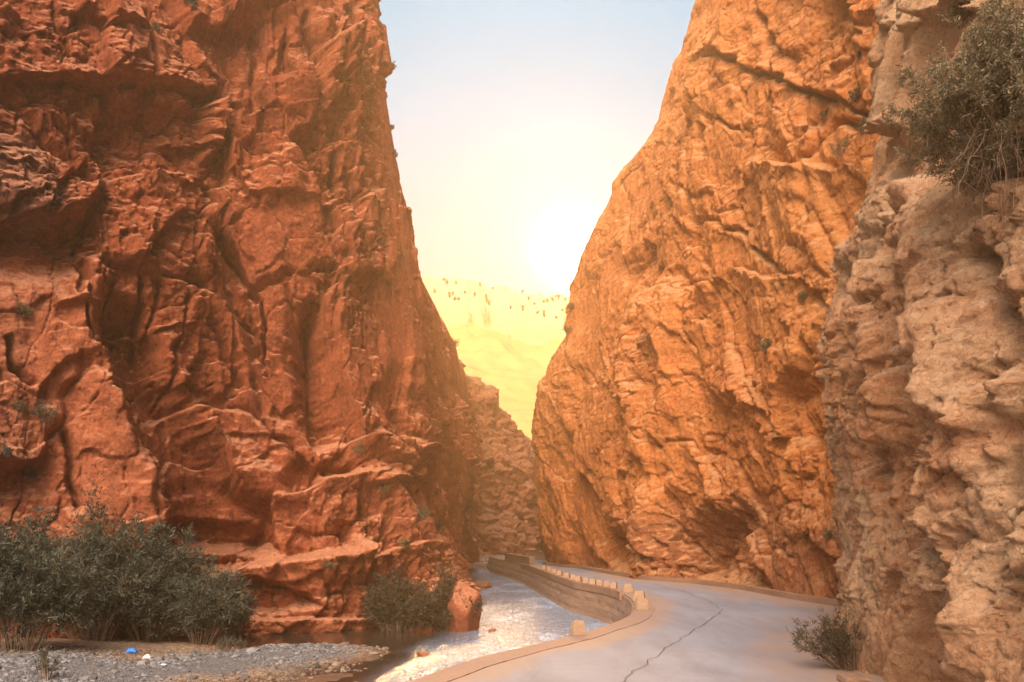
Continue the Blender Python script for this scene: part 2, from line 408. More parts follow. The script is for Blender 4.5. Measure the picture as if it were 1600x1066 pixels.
    h += crackline(Ul, Vl, [(526, 240), (530, 350)], 5, 0.7) + crackline(Ul, Vl, [(300, 440), (345, 540), (370, 600)], 5, 0.6) + crackline(Ul, Vl, [(345, 340), (352, 400), (398, 470)], 6, 0.9)
    h += crackline(Ul, Vl, [(575, 150), (592, 330), (600, 560)], 4, 0.6) + crackline(Ul, Vl, [(555, 0), (562, 140), (572, 300)], 4, 0.5)
    r_ = np.random.default_rng(5)
    for k in range(22):
        x0 = r_.uniform(-60, 640); y0 = r_.uniform(-20, 560); L_ = r_.uniform(60, 190)
        h += crackline(Ul, Vl, [(x0, y0), (x0 + r_.uniform(-8, 12), y0 + L_ * 0.5), (x0 + r_.uniform(-10, 26), y0 + L_)], r_.uniform(2.0, 4.5), r_.uniform(0.3, 0.9)) * (1 - 0.9 * smooth_zone)
    for k in range(26):
        x0 = r_.uniform(-100, 420); y0 = r_.uniform(20, 840); w_ = r_.uniform(50, 150)
        h += ledge(Ul, Vl, [(x0, y0), (x0 + w_ * 0.5, y0 + r_.uniform(-6, 6)), (x0 + w_, y0 + r_.uniform(-16, 16))], r_.uniform(0.2, 0.5) * (1 if k % 3 else -1), r_.uniform(20, 50), r_.uniform(10, 22), win=14, sharp=1.8) * (1 - 0.8 * smooth_zone)
    cm = ss(550, 610, U) * ss(660, 560, V); h = h * (1 - cm) + (0.32 * np.tanh(h / 0.5) + 0.02) * cm
    # colour: pale spur, grey stained wall, washed base
    pale = 0.75 * (1 - ss(130, 250, Uw - 0.14 * (Vw - 500))) * ss(400, 520, Vw) * (1 - 0.8 * ss(-20, 30, sdf(Uw, Vw, [(-300, 700), (80, 700), (80, 1000), (-300, 1000)])))
    pale = np.maximum(pale, 0.85 * ss(-6, 8, sdf(Uw, Vw, [(340, 972), (480, 965), (590, 955), (600, 1010), (330, 1010)])))
    pale = np.maximum(pale, 0.45 * ss(-20, 30, sdf(Uw, Vw, [(330, 860), (600, 700), (720, 800), (740, 980), (330, 960)])))
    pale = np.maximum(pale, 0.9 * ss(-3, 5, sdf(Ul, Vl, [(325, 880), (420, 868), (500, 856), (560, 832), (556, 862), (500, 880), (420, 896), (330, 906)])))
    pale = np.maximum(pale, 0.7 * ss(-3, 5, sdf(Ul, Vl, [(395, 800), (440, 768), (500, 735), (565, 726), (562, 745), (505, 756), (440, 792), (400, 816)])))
    pale = np.maximum(pale, 0.95 * ss(-0.5, -0.8, z + 0.25 * wv) * ss(320, 350, U) * ss(620, 590, U))
    grey = 0.95 * ss(-20, 25, sdf(Uw, Vw, [(-200, 190), (50, 235), (95, 330), (55, 385), (-200, 390)]))
    grey = np.maximum(grey, 0.6 * ss(-10, 25, sdf(Uw, Vw, [(-200, 430), (60, 470), (40, 560), (60, 800), (-200, 800)])))
    grey = np.maximum(grey, 0.35 * ss(700, 760, U) * ss(560, 760, V))
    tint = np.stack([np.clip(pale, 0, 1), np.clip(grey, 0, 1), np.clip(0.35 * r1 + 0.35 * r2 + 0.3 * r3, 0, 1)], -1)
    return h, tint

def lv(z, pts): return [(x, y, z) for x, y in pts]
LEFT = [
 lv(-3.2, [(-31, 20), (-20.2, 33.6), (-15.6, 36.6), (-13.2, 38.3), (-8.9, 38.6), (-5.6, 40.5), (-2.3, 44.5), (-3.4, 60), (-4.5, 80), (-4.9, 106)]),
 lv(3,    [(-31, 20.4), (-20.2, 33.8), (-15.6, 36.8), (-13.5, 39), (-9.2, 39.2), (-6.2, 41), (-3.7, 45), (-4.1, 60), (-4.6, 80), (-4.9, 106)]),
 lv(8,    [(-31, 20.8), (-20.2, 34.2), (-15.8, 37.2), (-13.6, 39.8), (-9.6, 40), (-7, 41.7), (-4.9, 45.5), (-4.5, 60), (-4.7, 80), (-4.7, 106)]),
 lv(14,   [(-31, 21.2), (-20.2, 35), (-16, 38), (-14, 40.5), (-10, 41), (-7.6, 42.6), (-4.9, 46.3), (-5.2, 60), (-5.0, 80), (-4.5, 106)]),
 lv(20,   [(-31, 21.6), (-20.3, 35.6), (-16.2, 38.8), (-14.3, 41.3), (-10.4, 42), (-8.1, 43.7), (-5.7, 47.2), (-6.3, 60), (-5.3, 80), (-4.6, 106)]),
 lv(26,   [(-30, 21), (-19.8, 36), (-16.3, 39.5), (-14.5, 42), (-10.8, 43), (-8.7, 44.8), (-6.6, 48.4), (-9.3, 62), (-10.2, 82), (-9.5, 106)]),
 lv(31,   [(-30, 22), (-20, 37), (-16.5, 41), (-14.8, 43), (-11.2, 44), (-9.2, 46), (-7.4, 49.5), (-12, 64), (-14, 84), (-14, 106)]),
 lv(42,   [(-32, 24), (-21, 40), (-17.5, 44), (-15.8, 46), (-12.4, 47), (-10.6, 49), (-9.4, 52), (-15, 66), (-20, 86), (-24, 106)]),
 lv(44,   [(-54, 40), (-45, 55), (-40, 60), (-38, 64), (-36, 66), (-34, 70), (-33, 74), (-36, 84), (-40, 100), (-44, 118)]),
]
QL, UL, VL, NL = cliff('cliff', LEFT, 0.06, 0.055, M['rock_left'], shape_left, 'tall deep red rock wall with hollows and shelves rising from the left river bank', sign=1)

def shape_far(s, z, U, V):
    h = fbm(s * 0.12, z * 0.1, 411, 4) * 1.8
    b1, r1 = blocks(s, z, 4.5, 421, 1.1, 0.15, 0.4, 0.1, 0.3); b2, r2 = blocks(s, z, 1.6, 431, 0.8, 0.22, 0.5, 0.2, 0.3); b3, r3 = blocks(s, z, 0.7, 441, 0.8, 0.22, 0.5, 0.2)
    h += b1 * 0.7 + b2 * 0.9 + b3 * 0.7
    h += hollow(U, V, [(755, 722), (772, 720), (774, 738), (757, 738)], 2.0, 4) + hollow(U, V, [(738, 725), (750, 725), (752, 740), (740, 740)], 1.0, 4)
    h += hollow(U, V, [(808, 800), (822, 810), (828, 860), (812, 862)], 2.0, 6)
    return h, np.stack([z * 0 + 0.15, z * 0 + 0.1 + 0.5 * ss(740, 850, V), 0.5 * r1 + 0.5 * r2], -1)
FAR = [
 lv(-3,  [(-10, 100), (-6, 104), (-3.5, 105), (-0.5, 107), (2.6, 109), (4.5, 114), (5, 130)]),
 lv(5,   [(-10, 101), (-6, 105), (-3.5, 106), (-0.5, 108), (2.4, 110), (4.0, 116), (4, 132)]),
 lv(13,  [(-10, 102), (-6.5, 107), (-3.8, 108), (-1.0, 110), (2.2, 112.5), (3.2, 118), (3, 134)]),
 lv(14.5,[(-10, 103), (-6.8, 108), (-4.0, 109), (-1.2, 111), (2.2, 114), (3.0, 120), (2, 136)]),
]
# the crest falls from the left wall down to the road gap
FAR.append([(-10, 105, 24), (-7, 109, 26.5), (-4.6, 111, 23.0), (-2.0, 112.5, 19.9), (1.4, 115, 17.2), (2.6, 122, 15.5), (1, 138, 14)])
FAR.append([(-14, 125, 28), (-12, 130, 26), (-10, 135, 23), (-8, 140, 19), (-6, 145, 15), (-4, 150, 12), (-4, 155, 11)])
QF, UF, VF, NF = cliff('cliff', FAR, 0.14, 0.12, M['rock_far'], shape_far, 'small broken brown rock slope closing the far end of the gorge', sign=1)

def Yv(s): return 27 + s
def shape_right(s, z, U, V):
    wu = fbm(s * 0.5, z * 0.5, 501, 5); wv = fbm(s * 0.5, z * 0.5, 511, 5)
    Uw = U + wu * 18; Vw = V + wv * 18
    h = fbm(s * 0.08, z * 0.07, 521, 3) * 1.0
    b1, r1 = blocks(s, z, 6.0, 531, 1.3, 0.08, 0.24, 0.05, -0.45); b2, r2 = blocks(s, z, 2.3, 541, 1.1, 0.10, 0.38, 0.12, -0.6)
    b3, r3 = blocks(s, z, 0.95, 551, 0.9, 0.13, 0.5, 0.2, -0.3, 0.08); b4, r4 = blocks(s, z, 0.4, 561, 0.9, 0.15, 0.55, 0.2, 0, 0.10)
    rough = np.clip(0.6 + 1.0 * fbm(s * 0.15, z * 0.15, 571, 4), 0.15, 1.3)
    upper = ss(24, 34, z)
    rough = rough * (1 - 0.45 * upper)
    sil = 1 - 0.5 * ss(58, 70, s * 0 + Yv(s))
    h += (b1 * 0.9 + b2 * (0.35 + 0.5 * rough) * 0.8 + b3 * rough * 0.7 + b4 * rough * 0.7) * sil
    h += fbm(s * 4, z * 4, 590, 4) * 0.03 + fbm((s - 0.5 * z) * 0.9, (z + 0.4 * s) * 0.5, 595, 5, ridged=True) * 0.12
    # cave-like undercut beside the road
    h += hollow(Uw, Vw, [(1035, 905), (1050, 830), (1090, 778), (1130, 775), (1170, 815), (1185, 870), (1190, 930), (1040, 930)], 1.7, 48)
    h += hollow(Uw, Vw, [(1085, 800), (1120, 790), (1150, 830), (1150, 930), (1090, 930)], 0.5, 26)
    h += hollow(Uw, Vw, [(935, 820), (1000, 830), (1010, 905), (940, 900)], 0.9, 22)
    h += rib(Uw, Vw, [(1030, 760), (1010, 840), (1020, 910)], 16, 0.7)
    h += hollow(Uw, Vw, [(1080, 190), (1110, 190), (1112, 250), (1090, 240)], 1.0, 12)
    h += hollow(Uw, Vw, [(1065, 290), (1090, 300), (1085, 380), (1062, 385)], 0.8, 12)
    h += crackline(Uw, Vw, [(1080, 85), (1200, 110), (1280, 150), (1330, 165)], 4, 0.8)
    h += ledge(Uw, Vw, [(1080, 85), (1200, 108), (1300, 160)], -0.5, 40, 30)
    h += crackline(Uw, Vw, [(1100, 180), (1130, 200), (1160, 215)], 3, 0.4)
    h += crackline(Uw, Vw, [(1185, 30), (1205, 110)], 5, 0.7) + crackline(Uw, Vw, [(1090, 340), (1150, 370), (1200, 400), (1230, 440)], 4, 0.6)
    h += ledge(Uw, Vw, [(1200, 260), (1290, 265), (1360, 240)], 0.9, 60, 30)
    h += ledge(Uw, Vw, [(1080, 445), (1150, 420), (1200, 432)], 0.6, 40, 20)
    h += crackline(Uw, Vw, [(1250, 240), (1290, 190), (1340, 170)], 5, 0.7)
    h += hollow(Uw, Vw, [(1235, 690), (1262, 655), (1262, 700), (1232, 712)], 0.8, 8)
    h += rib(Uw, Vw, [(1000, 480), (985, 600), (1000, 700)], 35, 0.7)
    h -= 1.0 * ss(0, 30, sdf(Uw, Vw, [(835, 780), (860, 740), (885, 800), (890, 900), (840, 900)])) * 0.5
    grey = 0.8 * ss(-50, 40, sdf(Uw, Vw, [(960, 810), (1150, 780), (1330, 850), (1330, 960), (1000, 930)]))  # greyer, darker buttress foot: stained rock, with its shade put into the colour
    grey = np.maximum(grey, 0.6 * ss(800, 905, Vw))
    pale = 0.4 * ss(-30, 30, sdf(Uw, Vw, [(1180, 230), (1380, 210), (1350, 420), (1250, 560), (1140, 470)]))
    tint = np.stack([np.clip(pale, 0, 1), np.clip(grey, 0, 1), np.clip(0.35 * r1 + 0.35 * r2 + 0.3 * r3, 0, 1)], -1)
    return h, tint
Yr = [27, 32.5, 36.8, 43, 48.5, 52, 58.5, 67.5, 73.5, 79, 88, 95]
def rl(z, xs, dy=0): return [(x, y + dy, z) for x, y in zip(xs, Yr)]
RIGHT = [
 rl(-1,   [20, 14.2, 13.1, 12.4, 11.0, 8.9, 7.6, 5.9, 3.6, 3.4, 7, 18]),
 rl(4,    [20, 14.2, 13.1, 12.3, 10.8, 8.7, 7.2, 5.2, 2.5, 2.8, 7, 18]),
 rl(9,    [20, 14.3, 13.0, 12.2, 10.8, 8.7, 7.1, 4.9, 2.1, 2.6, 7, 18]),
 rl(16,   [20.5, 15, 13.6, 12.8, 11.4, 9.4, 7.8, 5.4, 2.4, 3.2, 8, 19]),
 rl(20.6, [21, 15.6, 14.2, 13.4, 12.0, 10.2, 8.8, 6.7, 4.4, 5.5, 9, 20]),
 rl(25,   [21.5, 16.2, 15, 14.2, 12.8, 11.1, 9.8, 7.8, 5.4, 6.8, 11, 22]),
 rl(33,   [22.5, 17.6, 16.4, 15.6, 14.4, 12.9, 11.8, 10.3, 8.8, 10.5, 15, 25]),
 rl(38,   [23.5, 18.6, 17.6, 16.8, 15.8, 14.6, 13.8, 12.8, 11.6, 13.4, 18, 28]),
 rl(45,   [25, 20, 19, 18.4, 17.6, 16.6, 16.0, 15.2, 14.2, 16.2, 21, 31]),
 rl(56,   [28, 23, 22.2, 21.6, 21, 20.2, 19.6, 19.0, 18.2, 20.5, 25, 35]),
 rl(58,   [50, 46, 46, 46, 46, 46, 46, 45, 44, 44, 46, 50], 5),
]
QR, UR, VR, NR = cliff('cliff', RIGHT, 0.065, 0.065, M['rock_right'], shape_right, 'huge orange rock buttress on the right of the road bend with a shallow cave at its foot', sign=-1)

def shape_near(s, z, U, V):
    wu = fbm(s * 0.8, z * 0.8, 701, 5); wv = fbm(s * 0.8, z * 0.8, 711, 5)
    Uw = U + wu * 30; Vw = V + wv * 30
    h = fbm(s * 0.16, z * 0.10, 721, 3) * 0.5
    b1, r1 = blocks(s, z, 2.8, 731, 2.4, 0.12, 0.42, 0.06, 0.25, 0.12); b2, r2 = blocks(s, z, 1.15, 741, 1.9, 0.16, 0.60, 0.14, 0.4, 0.10)
    b3, r3 = blocks(s, z, 0.50, 751, 1.6, 0.2, 0.75, 0.22, 0.3, 0.08); b4, r4 = blocks(s, z, 0.22, 761, 1.0, 0.22, 0.75, 0.18, 0, 0.10)
    rough = np.clip(0.75 + 1.0 * fbm(s * 0.3, z * 0.3, 771, 4), 0.25, 1.4)
    h += (b1 * 0.9 + b2 * (0.4 + 0.5 * rough) + b3 * rough * 0.8 + b4 * rough * 0.8) * 0.80
    h += fbm(s * 6, z * 6, 790, 4) * 0.015 + fbm((s + 0.4 * z) * 1.6, z * 0.9, 795, 5, ridged=True) * 0.07
    h += hollow(Uw, Vw, [(1410, 370), (1450, 380), (1500, 480), (1500, 640), (1440, 860), (1390, 740), (1400, 520)], 1.7, 60)
    h += rib(Uw, Vw, [(1470, 330), (1510, 500), (1560, 640)], 30, 0.5)
    h += ledge(Uw, Vw, [(1370, 195), (1420, 205), (1445, 185)], -0.5, 40, 40)
    h += ledge(Uw, Vw, [(1425, 40), (1500, 45), (1560, 10)], -0.4, 30, 30)
    h += crackline(Uw, Vw, [(1440, 200), (1430, 300), (1400, 380)], 8, 0.6)
    h += rib(Uw, Vw, [(1340, 430), (1390, 350), (1450, 300)], 18, 0.4)
    h += hollow(Uw, Vw, [(1500, 180), (1650, 120), (1650, 300), (1540, 300)], 0.7, 40)
    h += crackline(Uw, Vw, [(1495, 640), (1470, 780), (1480, 900)], 12, 0.6)
    h += crackline(Uw, Vw, [(1395, 470), (1370, 620), (1385, 760)], 9, 0.5) + crackline(Uw, Vw, [(1560, 380), (1590, 520), (1570, 700), (1590, 900)], 10, 0.6) + rib(Uw, Vw, [(1500, 880), (1530, 980), (1520, 1066)], 26, 0.35)
    orange = ss(-15, 25, sdf(Uw, Vw, [(1380, 420), (1490, 520), (1500, 700), (1440, 860), (1340, 760), (1300, 560)]))
    orange = np.maximum(orange, ss(-15, 25, sdf(Uw, Vw, [(1530, 600), (1580, 680), (1560, 760), (1520, 800), (1500, 700)])))
    orange = np.maximum(orange, ss(-15, 25, sdf(Uw, Vw, [(1400, 90), (1450, 80), (1460, 180), (1400, 190)])))
    orange = np.maximum(orange, ss(-15, 25, sdf(Uw, Vw, [(1300, 740), (1350, 800), (1340, 930), (1290, 930)])))
    pale = (1 - orange) * (0.35 + 0.55 * ss(-0.2, 0.4, fbm(s * 0.5, z * 0.3, 799, 5)))
    grey = (1 - orange) * 0.5 * ss(0.05, 0.35, fbm(s * 0.6 + 4, z * 0.4, 805, 5))
    tint = np.stack([np.clip(pale, 0, 1), np.clip(grey, 0, 1), np.clip(0.3 * r1 + 0.35 * r2 + 0.35 * r3, 0, 1)], -1)
    return h, tint
NEAR = [
 lv(-0.6, [(7.4, -4), (6.6, 3), (6.3, 9), (6.8, 13), (7.25, 16.5), (8.2, 20), (9.8, 24), (10.7, 27), (13, 29.8), (20, 30)]),
 lv(4,    [(7.4, -4), (6.8, 3), (6.5, 9), (7.0, 13), (7.4, 16.5), (8.4, 20), (9.8, 24), (10.6, 27), (13, 29.8), (20, 30)]),
 lv(8.6,  [(7.6, -4), (7.2, 3), (6.9, 9), (7.4, 13), (7.8, 16.5), (8.7, 20), (9.8, 24), (10.3, 27), (13, 29.8), (20, 30)]),
 lv(11,   [(8, -4), (7.6, 3), (7.4, 9), (7.9, 13), (8.4, 16.5), (9.3, 20), (10.4, 24), (10.9, 27), (13.6, 29.8), (20.5, 30)]),
 lv(16,   [(9, -4), (8.8, 3), (8.8, 9), (9.3, 13), (9.8, 16.5), (10.5, 20), (11.3, 24), (11.9, 27), (14.6, 29.8), (21.5, 30)]),
 lv(18.6, [(9.6, -4), (9.4, 3), (9.4, 9), (9.9, 13), (10.4, 16.5), (11.0, 20), (11.7, 24), (12.2, 27), (15, 29.8), (22, 30)]),
 lv(21,   [(10.2, -4), (10.2, 3), (10.2, 9), (10.7, 13), (11.2, 16.5), (11.8, 20), (12.8, 24), (13.6, 27), (16, 29.8), (22.5, 30)]),
 lv(27,   [(12, -4), (12, 3), (12, 9), (12.5, 13), (13, 16.5), (13.6, 20), (14.6, 24), (15.2, 26.5), (17, 28.5), (23, 29)]),
 lv(28,   [(30, -4), (30, 3), (30, 9), (30, 13), (30, 16.5), (30, 20), (30, 24), (30, 26), (30, 28), (30, 29)]),
]
QN, UN, VN, NN = cliff('cliff', NEAR, 0.04, 0.04, M['rock_near'], shape_near, 'jagged tan and orange rock wall standing close by the right edge of the road', sign=-1)

# nothing may stand between the lofts and the places that need their surface
def on_cliff(Q, px, py, dirn=None):
    """the point of a built cliff that the viewer sees at a picture position, and its outward normal"""
    Y = np.maximum(Q[:, :, 1], 0.5); u = 800 + F * Q[:, :, 0] / Y; v = HOR - F * (Q[:, :, 2] - CAMH) / Y
    d = (u - px) ** 2 + (v - py) ** 2
    k = np.where(d < 16, Y, 1e6 + d)
    i = np.unravel_index(np.argmin(k), k.shape)
    return Q[i], i

# ------------------------------------------------------------------ ground, river, road
EDGE = [(-14, -20), (-9.5, -4), (-6.2, 6), (-3.3, 13), (-2.05, 16.5), (-0.9, 19.5), (1.84, 23.9), (3.3, 27), (4.25, 29.6), (4.9, 33), (5.3, 37), (5.35, 41), (4.75, 44.5), (3.75, 48), (3.05, 55), (2.4, 62), (1.5, 72), (0.3, 81), (-1.5, 90), (-2.6, 98)]
KERB = [(12.9, 33.3), (12.3, 36.3), (11.7, 42.5), (10.3, 47.6), (8.1, 51), (6.8, 57.5), (5.3, 66.5), (3.25, 72)]
def resample(pts, step, smooth=1.5):
    p = np.array(pts, float); s = np.concatenate([[0], np.cumsum(np.linalg.norm(np.diff(p, axis=0), axis=1))])
    S = np.arange(0, s[-1], step); R = np.stack([np.interp(S, s, p[:, k]) for k in range(p.shape[1])], 1)
    w = max(1, int(smooth / step)); ker = np.hanning(2 * w + 3)[1:-1]; ker /= ker.sum()
    return np.stack([np.convolve(np.pad(R[:, k], w, mode='reflect', reflect_type='odd'), ker, 'valid') for k in range(p.shape[1])], 1)

E = resample(EDGE, 0.15, 1.2)
def offset(c, d):
    t = np.gradient(c, axis=0); t /= np.linalg.norm(t, axis=1, keepdims=True)
    return c + np.stack([t[:, 1], -t[:, 0]], 1) * d       # to the right of travel

def dust_mat(name, a, b, c_, scale=1.0, bump=0.4, rough=0.95, spec=0.2):
    m = NT(name)
    n1 = m.noise(0.5 * scale, 7, 0.6); n2 = m.noise(7 * scale, 7, 0.7); n3 = m.noise(38 * scale, 4, 0.7)
    c = m.mix(m.rng(n1, 0.35, 0.65), a, b); c = m.mix(m.rng(n2, 0.45, 0.75, 0, 0.6), c, c_)
    c = m.mix(m.rng(n3, 0.5, 0.7, 0, 0.45), c, m.mix(0.5, c, c_))
    bb = m.bump(n2, bump, 0.03); bb = m.bump(n3, bump, 0.008, bb)
    return m.set(Base_Color=c, Roughness=rough, Normal=bb, Specular_IOR_Level=spec)

# road: grey worn concrete with sandy dust drifting in from the edges
m = NT('worn_concrete_road')
ta = m.n('ShaderNodeAttribute', attribute_name='tint'); tsp = m.n('ShaderNodeSeparateColor'); m.l(ta, 'Color', tsp, 'Color')
n1 = m.noise(0.35, 6, 0.6, vec=m.pos((1, 0.45, 1))); n2 = m.noise(3.5, 8, 0.7); n3 = m.noise(45, 3, 0.8)
c = m.mix(m.rng(n1, 0.35, 0.65), (0.205, 0.202, 0.245), (0.265, 0.260, 0.305))
c = m.mix(m.rng(n2, 0.45, 0.7, 0, 0.35), c, (0.18, 0.165, 0.19))
c = m.mix(m.rng(n3, 0.42, 0.7, 0, 0.5), c, (0.37, 0.36, 0.40))
c = m.mix(m.rng(m.noise(60, 2, 0.5), 0.55, 0.65, 0, 0.7), c, (0.10, 0.085, 0.09))
c = m.mix(m.rng(m.noise(1.0, 6, 0.65, vec=m.pos((0.9, 0.22, 1), (0, 0, -0.25)), dist=0.5), 0.42, 0.66, 0, 0.5), c, (0.145, 0.13, 0.145))
c = m.mix(m.rng(m.noise(1.0, 5, 0.6, vec=m.pos((0.35, 4.5, 1))), 0.58, 0.72, 0, 0.35), c, (0.34, 0.29, 0.275))
c = m.mix(m.math('MULTIPLY', tsp.outputs['Red'], m.rng(n2, 0.25, 0.7, 0.6, 1.0)), c, (0.33, 0.205, 0.135))
M['road'] = m.set(Base_Color=c, Roughness=0.85, Normal=m.bump(n3, 0.35, 0.006, m.bump(n2, 0.3, 0.02)), Specular_IOR_Level=0.3)
M['kerb'] = dust_mat('tan_concrete', (0.26, 0.145, 0.092), (0.31, 0.19, 0.13), (0.16, 0.085, 0.055), 1.0)
M['path'] = dust_mat('sandy_shoulder', (0.33, 0.21, 0.15), (0.30, 0.20, 0.16), (0.21, 0.13, 0.095), 1.0)

# road sheet as a grid row by row: from the edge of the shoulder to beneath the right hand cliffs
nE = len(E); nx = 150
inner = offset(E, 1.0)
W_ = np.linspace(0, 1, nx) ** 1.0
rows = []
for k in range(nE):
    xr = 24 if E[k, 1] < 75 else 12
    x0 = E[k, 0] + 0.02
    xs = x0 + (xr - x0) * W_
    rows.append(np.stack([xs, np.full(nx, E[k, 1])], 1))
R = np.array(rows)
# only rows whose y increases (they do): height gently crowned and worn
zz = 0.005 * fbm(R[:, :, 0] * 0.5, R[:, :, 1] * 0.3, 900, 3)
dk, _ = pdist(R[:, :, 0].astype(np.float32), R[:, :, 1].astype(np.float32), [(6.3, 3), (6.3, 9), (6.8, 13), (7.25, 16.5), (8.2, 20), (9.8, 24), (10.7, 27), (12.9, 31.5), (12.9, 33.3), (12.3, 36.3), (11.7, 42.5), (10.3, 47.6), (8.1, 51), (6.8, 57.5)])
dl, _ = pdist(R[:, :, 0].astype(np.float32), R[:, :, 1].astype(np.float32), EDGE)
wob = fbm(R[:, :, 0] * 0.9, R[:, :, 1] * 0.5, 905, 5)
red = np.maximum(1 - ss(0.2, 1.9 + 1.2 * 1, dk + wob * 1.3), 0.8 * (1 - ss(0.9, 1.9, dl + wob * 0.6)))
P3 = np.concatenate([R, zz[:, :, None]], 2)
i = np.arange(nE * nx).reshape(nE, nx)
f = np.stack([i[:-1, :-1], i[:-1, 1:], i[1:, 1:], i[1:, :-1]], -1).reshape(-1, 4)
road = mesh_np('road', P3.reshape(-1, 3), f, M['road'], tint=np.stack([red, red * 0, red * 0], -1).reshape(-1, 3))
tag(road, 'pale grey worn road curving between the rock walls', 'road', kind='structure')

# shoulder strip: a slightly raised tan slab along the river edge
def strip(name, A, B, z0, z1, mat, parent=None, taper=None):
    """solid with outer line A and inner line B"""
    n = len(A); v = np.zeros((n, 4, 3))
    v[:, 0, :2] = A; v[:, 0, 2] = z0; v[:, 1, :2] = A; v[:, 1, 2] = z1; v[:, 2, :2] = B; v[:, 2, 2] = z1; v[:, 3, :2] = B; v[:, 3, 2] = z0
    v[:, 1, 2] += rng.normal(0, 0.002, n); v[:, 2, 2] += rng.normal(0, 0.004, n)
    i = np.arange(n * 4).reshape(n, 4); f = []
    for a, b in ((0, 1), (1, 2), (2, 3), (3, 0)):
        f.append(np.stack([i[:-1, a], i[:-1, b], i[1:, b], i[1:, a]], -1))
    f = np.concatenate(f); f = np.concatenate([f, [[i[0, 0], i[0, 3], i[0, 2], i[0, 1]], [i[-1, 0], i[-1, 1], i[-1, 2], i[-1, 3]]]])
    return mesh_np(name, v.reshape(-1, 3), f, mat, parent, smooth=False)
sel = E[:, 1] < 62
wd = 0.75 + 0.12 * fbm(E[sel][:, 1] * 0.5, E[sel][:, 0] * 0, 33, 3)
so = E[sel] + rng.normal(0, 0.012, (sel.sum(), 2))
t_ = np.gradient(E[sel], axis=0); t_ /= np.linalg.norm(t_, axis=1, keepdims=True)
si = E[sel] + np.stack([t_[:, 1], -t_[:, 0]], 1) * wd[:, None]
shoulder = strip('pavement', so, si, -0.2, 0.018, M['path'])
tag(shoulder, 'narrow sandy concrete strip along the river side of the road', 'pavement', kind='structure')

# cracks in the road surface: fresh dark joint lines lying in the concrete
M['crack'] = dust_mat('dirt_filled_joint', (0.10, 0.08, 0.08), (0.13, 0.10, 0.10), (0.07, 0.055, 0.05))
def ribbon(name, pts, w, z, mat, parent):
    c = resample(pts, 0.08, 0.15); n = len(c)
    c = c + np.stack([fbm(np.arange(n) * 0.11, np.zeros(n), 77, 5) * 0.13, np.zeros(n)], 1)
    t = np.gradient(c, axis=0); t /= np.linalg.norm(t, axis=1, keepdims=True); nn = np.stack([t[:, 1], -t[:, 0]], 1)
    ww = w * (0.6 + 0.8 * np.abs(vnoise(np.arange(n) * 0.35, np.zeros(n), 8)))[:, None]
    a = c - nn * ww / 2; b = c + nn * ww / 2
    v = np.zeros((n, 2, 3)); v[:, 0, :2] = a; v[:, 1, :2] = b; v[:, :, 2] = z
    i = np.arange(2 * n).reshape(n, 2)
    return mesh_np(name, v.reshape(-1, 3), np.stack([i[:-1, 0], i[:-1, 1], i[1:, 1], i[1:, 0]], -1), mat, parent, smooth=False)
g = lambda x, y: tuple(at(x, y, 0)[:2])
ribbon('crack', [g(940, 1100), g(972, 1066), g(1020, 1030), g(1075, 990), g(1112, 968), g(1128, 955)], 0.02, 0.022, M['crack'], road)
ribbon('crack', [g(1128, 955), g(1110, 940), g(1060, 922), g(1020, 914)], 0.02, 0.022, M['crack'], road)

# low kerb at the foot of the right cliff
K = resample(KERB + [(2.7, 74)], 0.15, 1.2); K = np.concatenate([resample([(13.2, 31.0), (12.9, 33.3)], 0.15, 0.1), K])
K = resample(K, 0.15, 0.5)
kerb = strip('kerb', K, offset(K, 0.38), -0.2, 0.24, M['kerb'])
tag(kerb, 'low brown concrete kerb running along the foot of the orange rock buttress', 'kerb', kind='structure')

# river retaining wall, battered, with a capping course and board marks
m = NT('stained_concrete_wall')
n1 = m.noise(0.7, 7, 0.65); n2 = m.noise(6, 7, 0.7)
ln = m.noise(1.0, 4, 0.6, vec=m.pos((0.5, 0.5, 11)))
c = m.mix(m.rng(n1, 0.35, 0.65), (0.27, 0.16, 0.105), (0.21, 0.125, 0.085)); c = m.mix(m.rng(ln, 0.5, 0.72, 0, 0.4), c, (0.13, 0.075, 0.05))
c = m.mix(m.rng(n2, 0.5, 0.75, 0, 0.5), c, (0.28, 0.175, 0.115))
M['wall'] = m.set(Base_Color=c, Roughness=0.9, Normal=m.bump(ln, 0.7, 0.06, m.bump(n2, 0.5, 0.04)))
def retaining(sel, name, parent):
    A = E[sel]; top = offset(A, -0.10); bot = offset(A, -0.75); inn = offset(A, 0.5)
    n = len(A); nz = 14; v = np.zeros((n, nz + 1, 3))
    for j in range(nz):
        t = j / (nz - 1); v[:, j, :2] = bot * (1 - t) + top * t; v[:, j, 2] = -2.6 + t * 2.56
    s = np.arange(n) * 0.15
    for j in range(nz):
        dd = 0.05 * fbm(s * 1.2, np.full(n, j * 0.9), 61, 4) - 0.03 * (j % 3 == 0)
        tt = np.gradient(A, axis=0); tt /= np.linalg.norm(tt, axis=1, keepdims=True)
        v[:, j, :2] += np.stack([-tt[:, 1], tt[:, 0]], 1) * dd[:, None]
    v[:, nz, :2] = inn; v[:, nz, 2] = -0.04
    i = np.arange(n * (nz + 1)).reshape(n, nz + 1)
    f = np.stack([i[:-1, :-1], i[:-1, 1:], i[1:, 1:], i[1:, :-1]], -1).reshape(-1, 4)
    return mesh_np(name, v.reshape(-1, 3), f, M['wall'], parent, smooth=False)
wall = empty('retaining_wall', (5.3, 41, 0)); tag(wall, 'long stained concrete retaining wall holding the road above the river', 'wall')
def adopt(o, p):
    o.parent = p; o.matrix_parent_inverse = p.matrix_world.inverted()
bpy.context.view_layer.update()
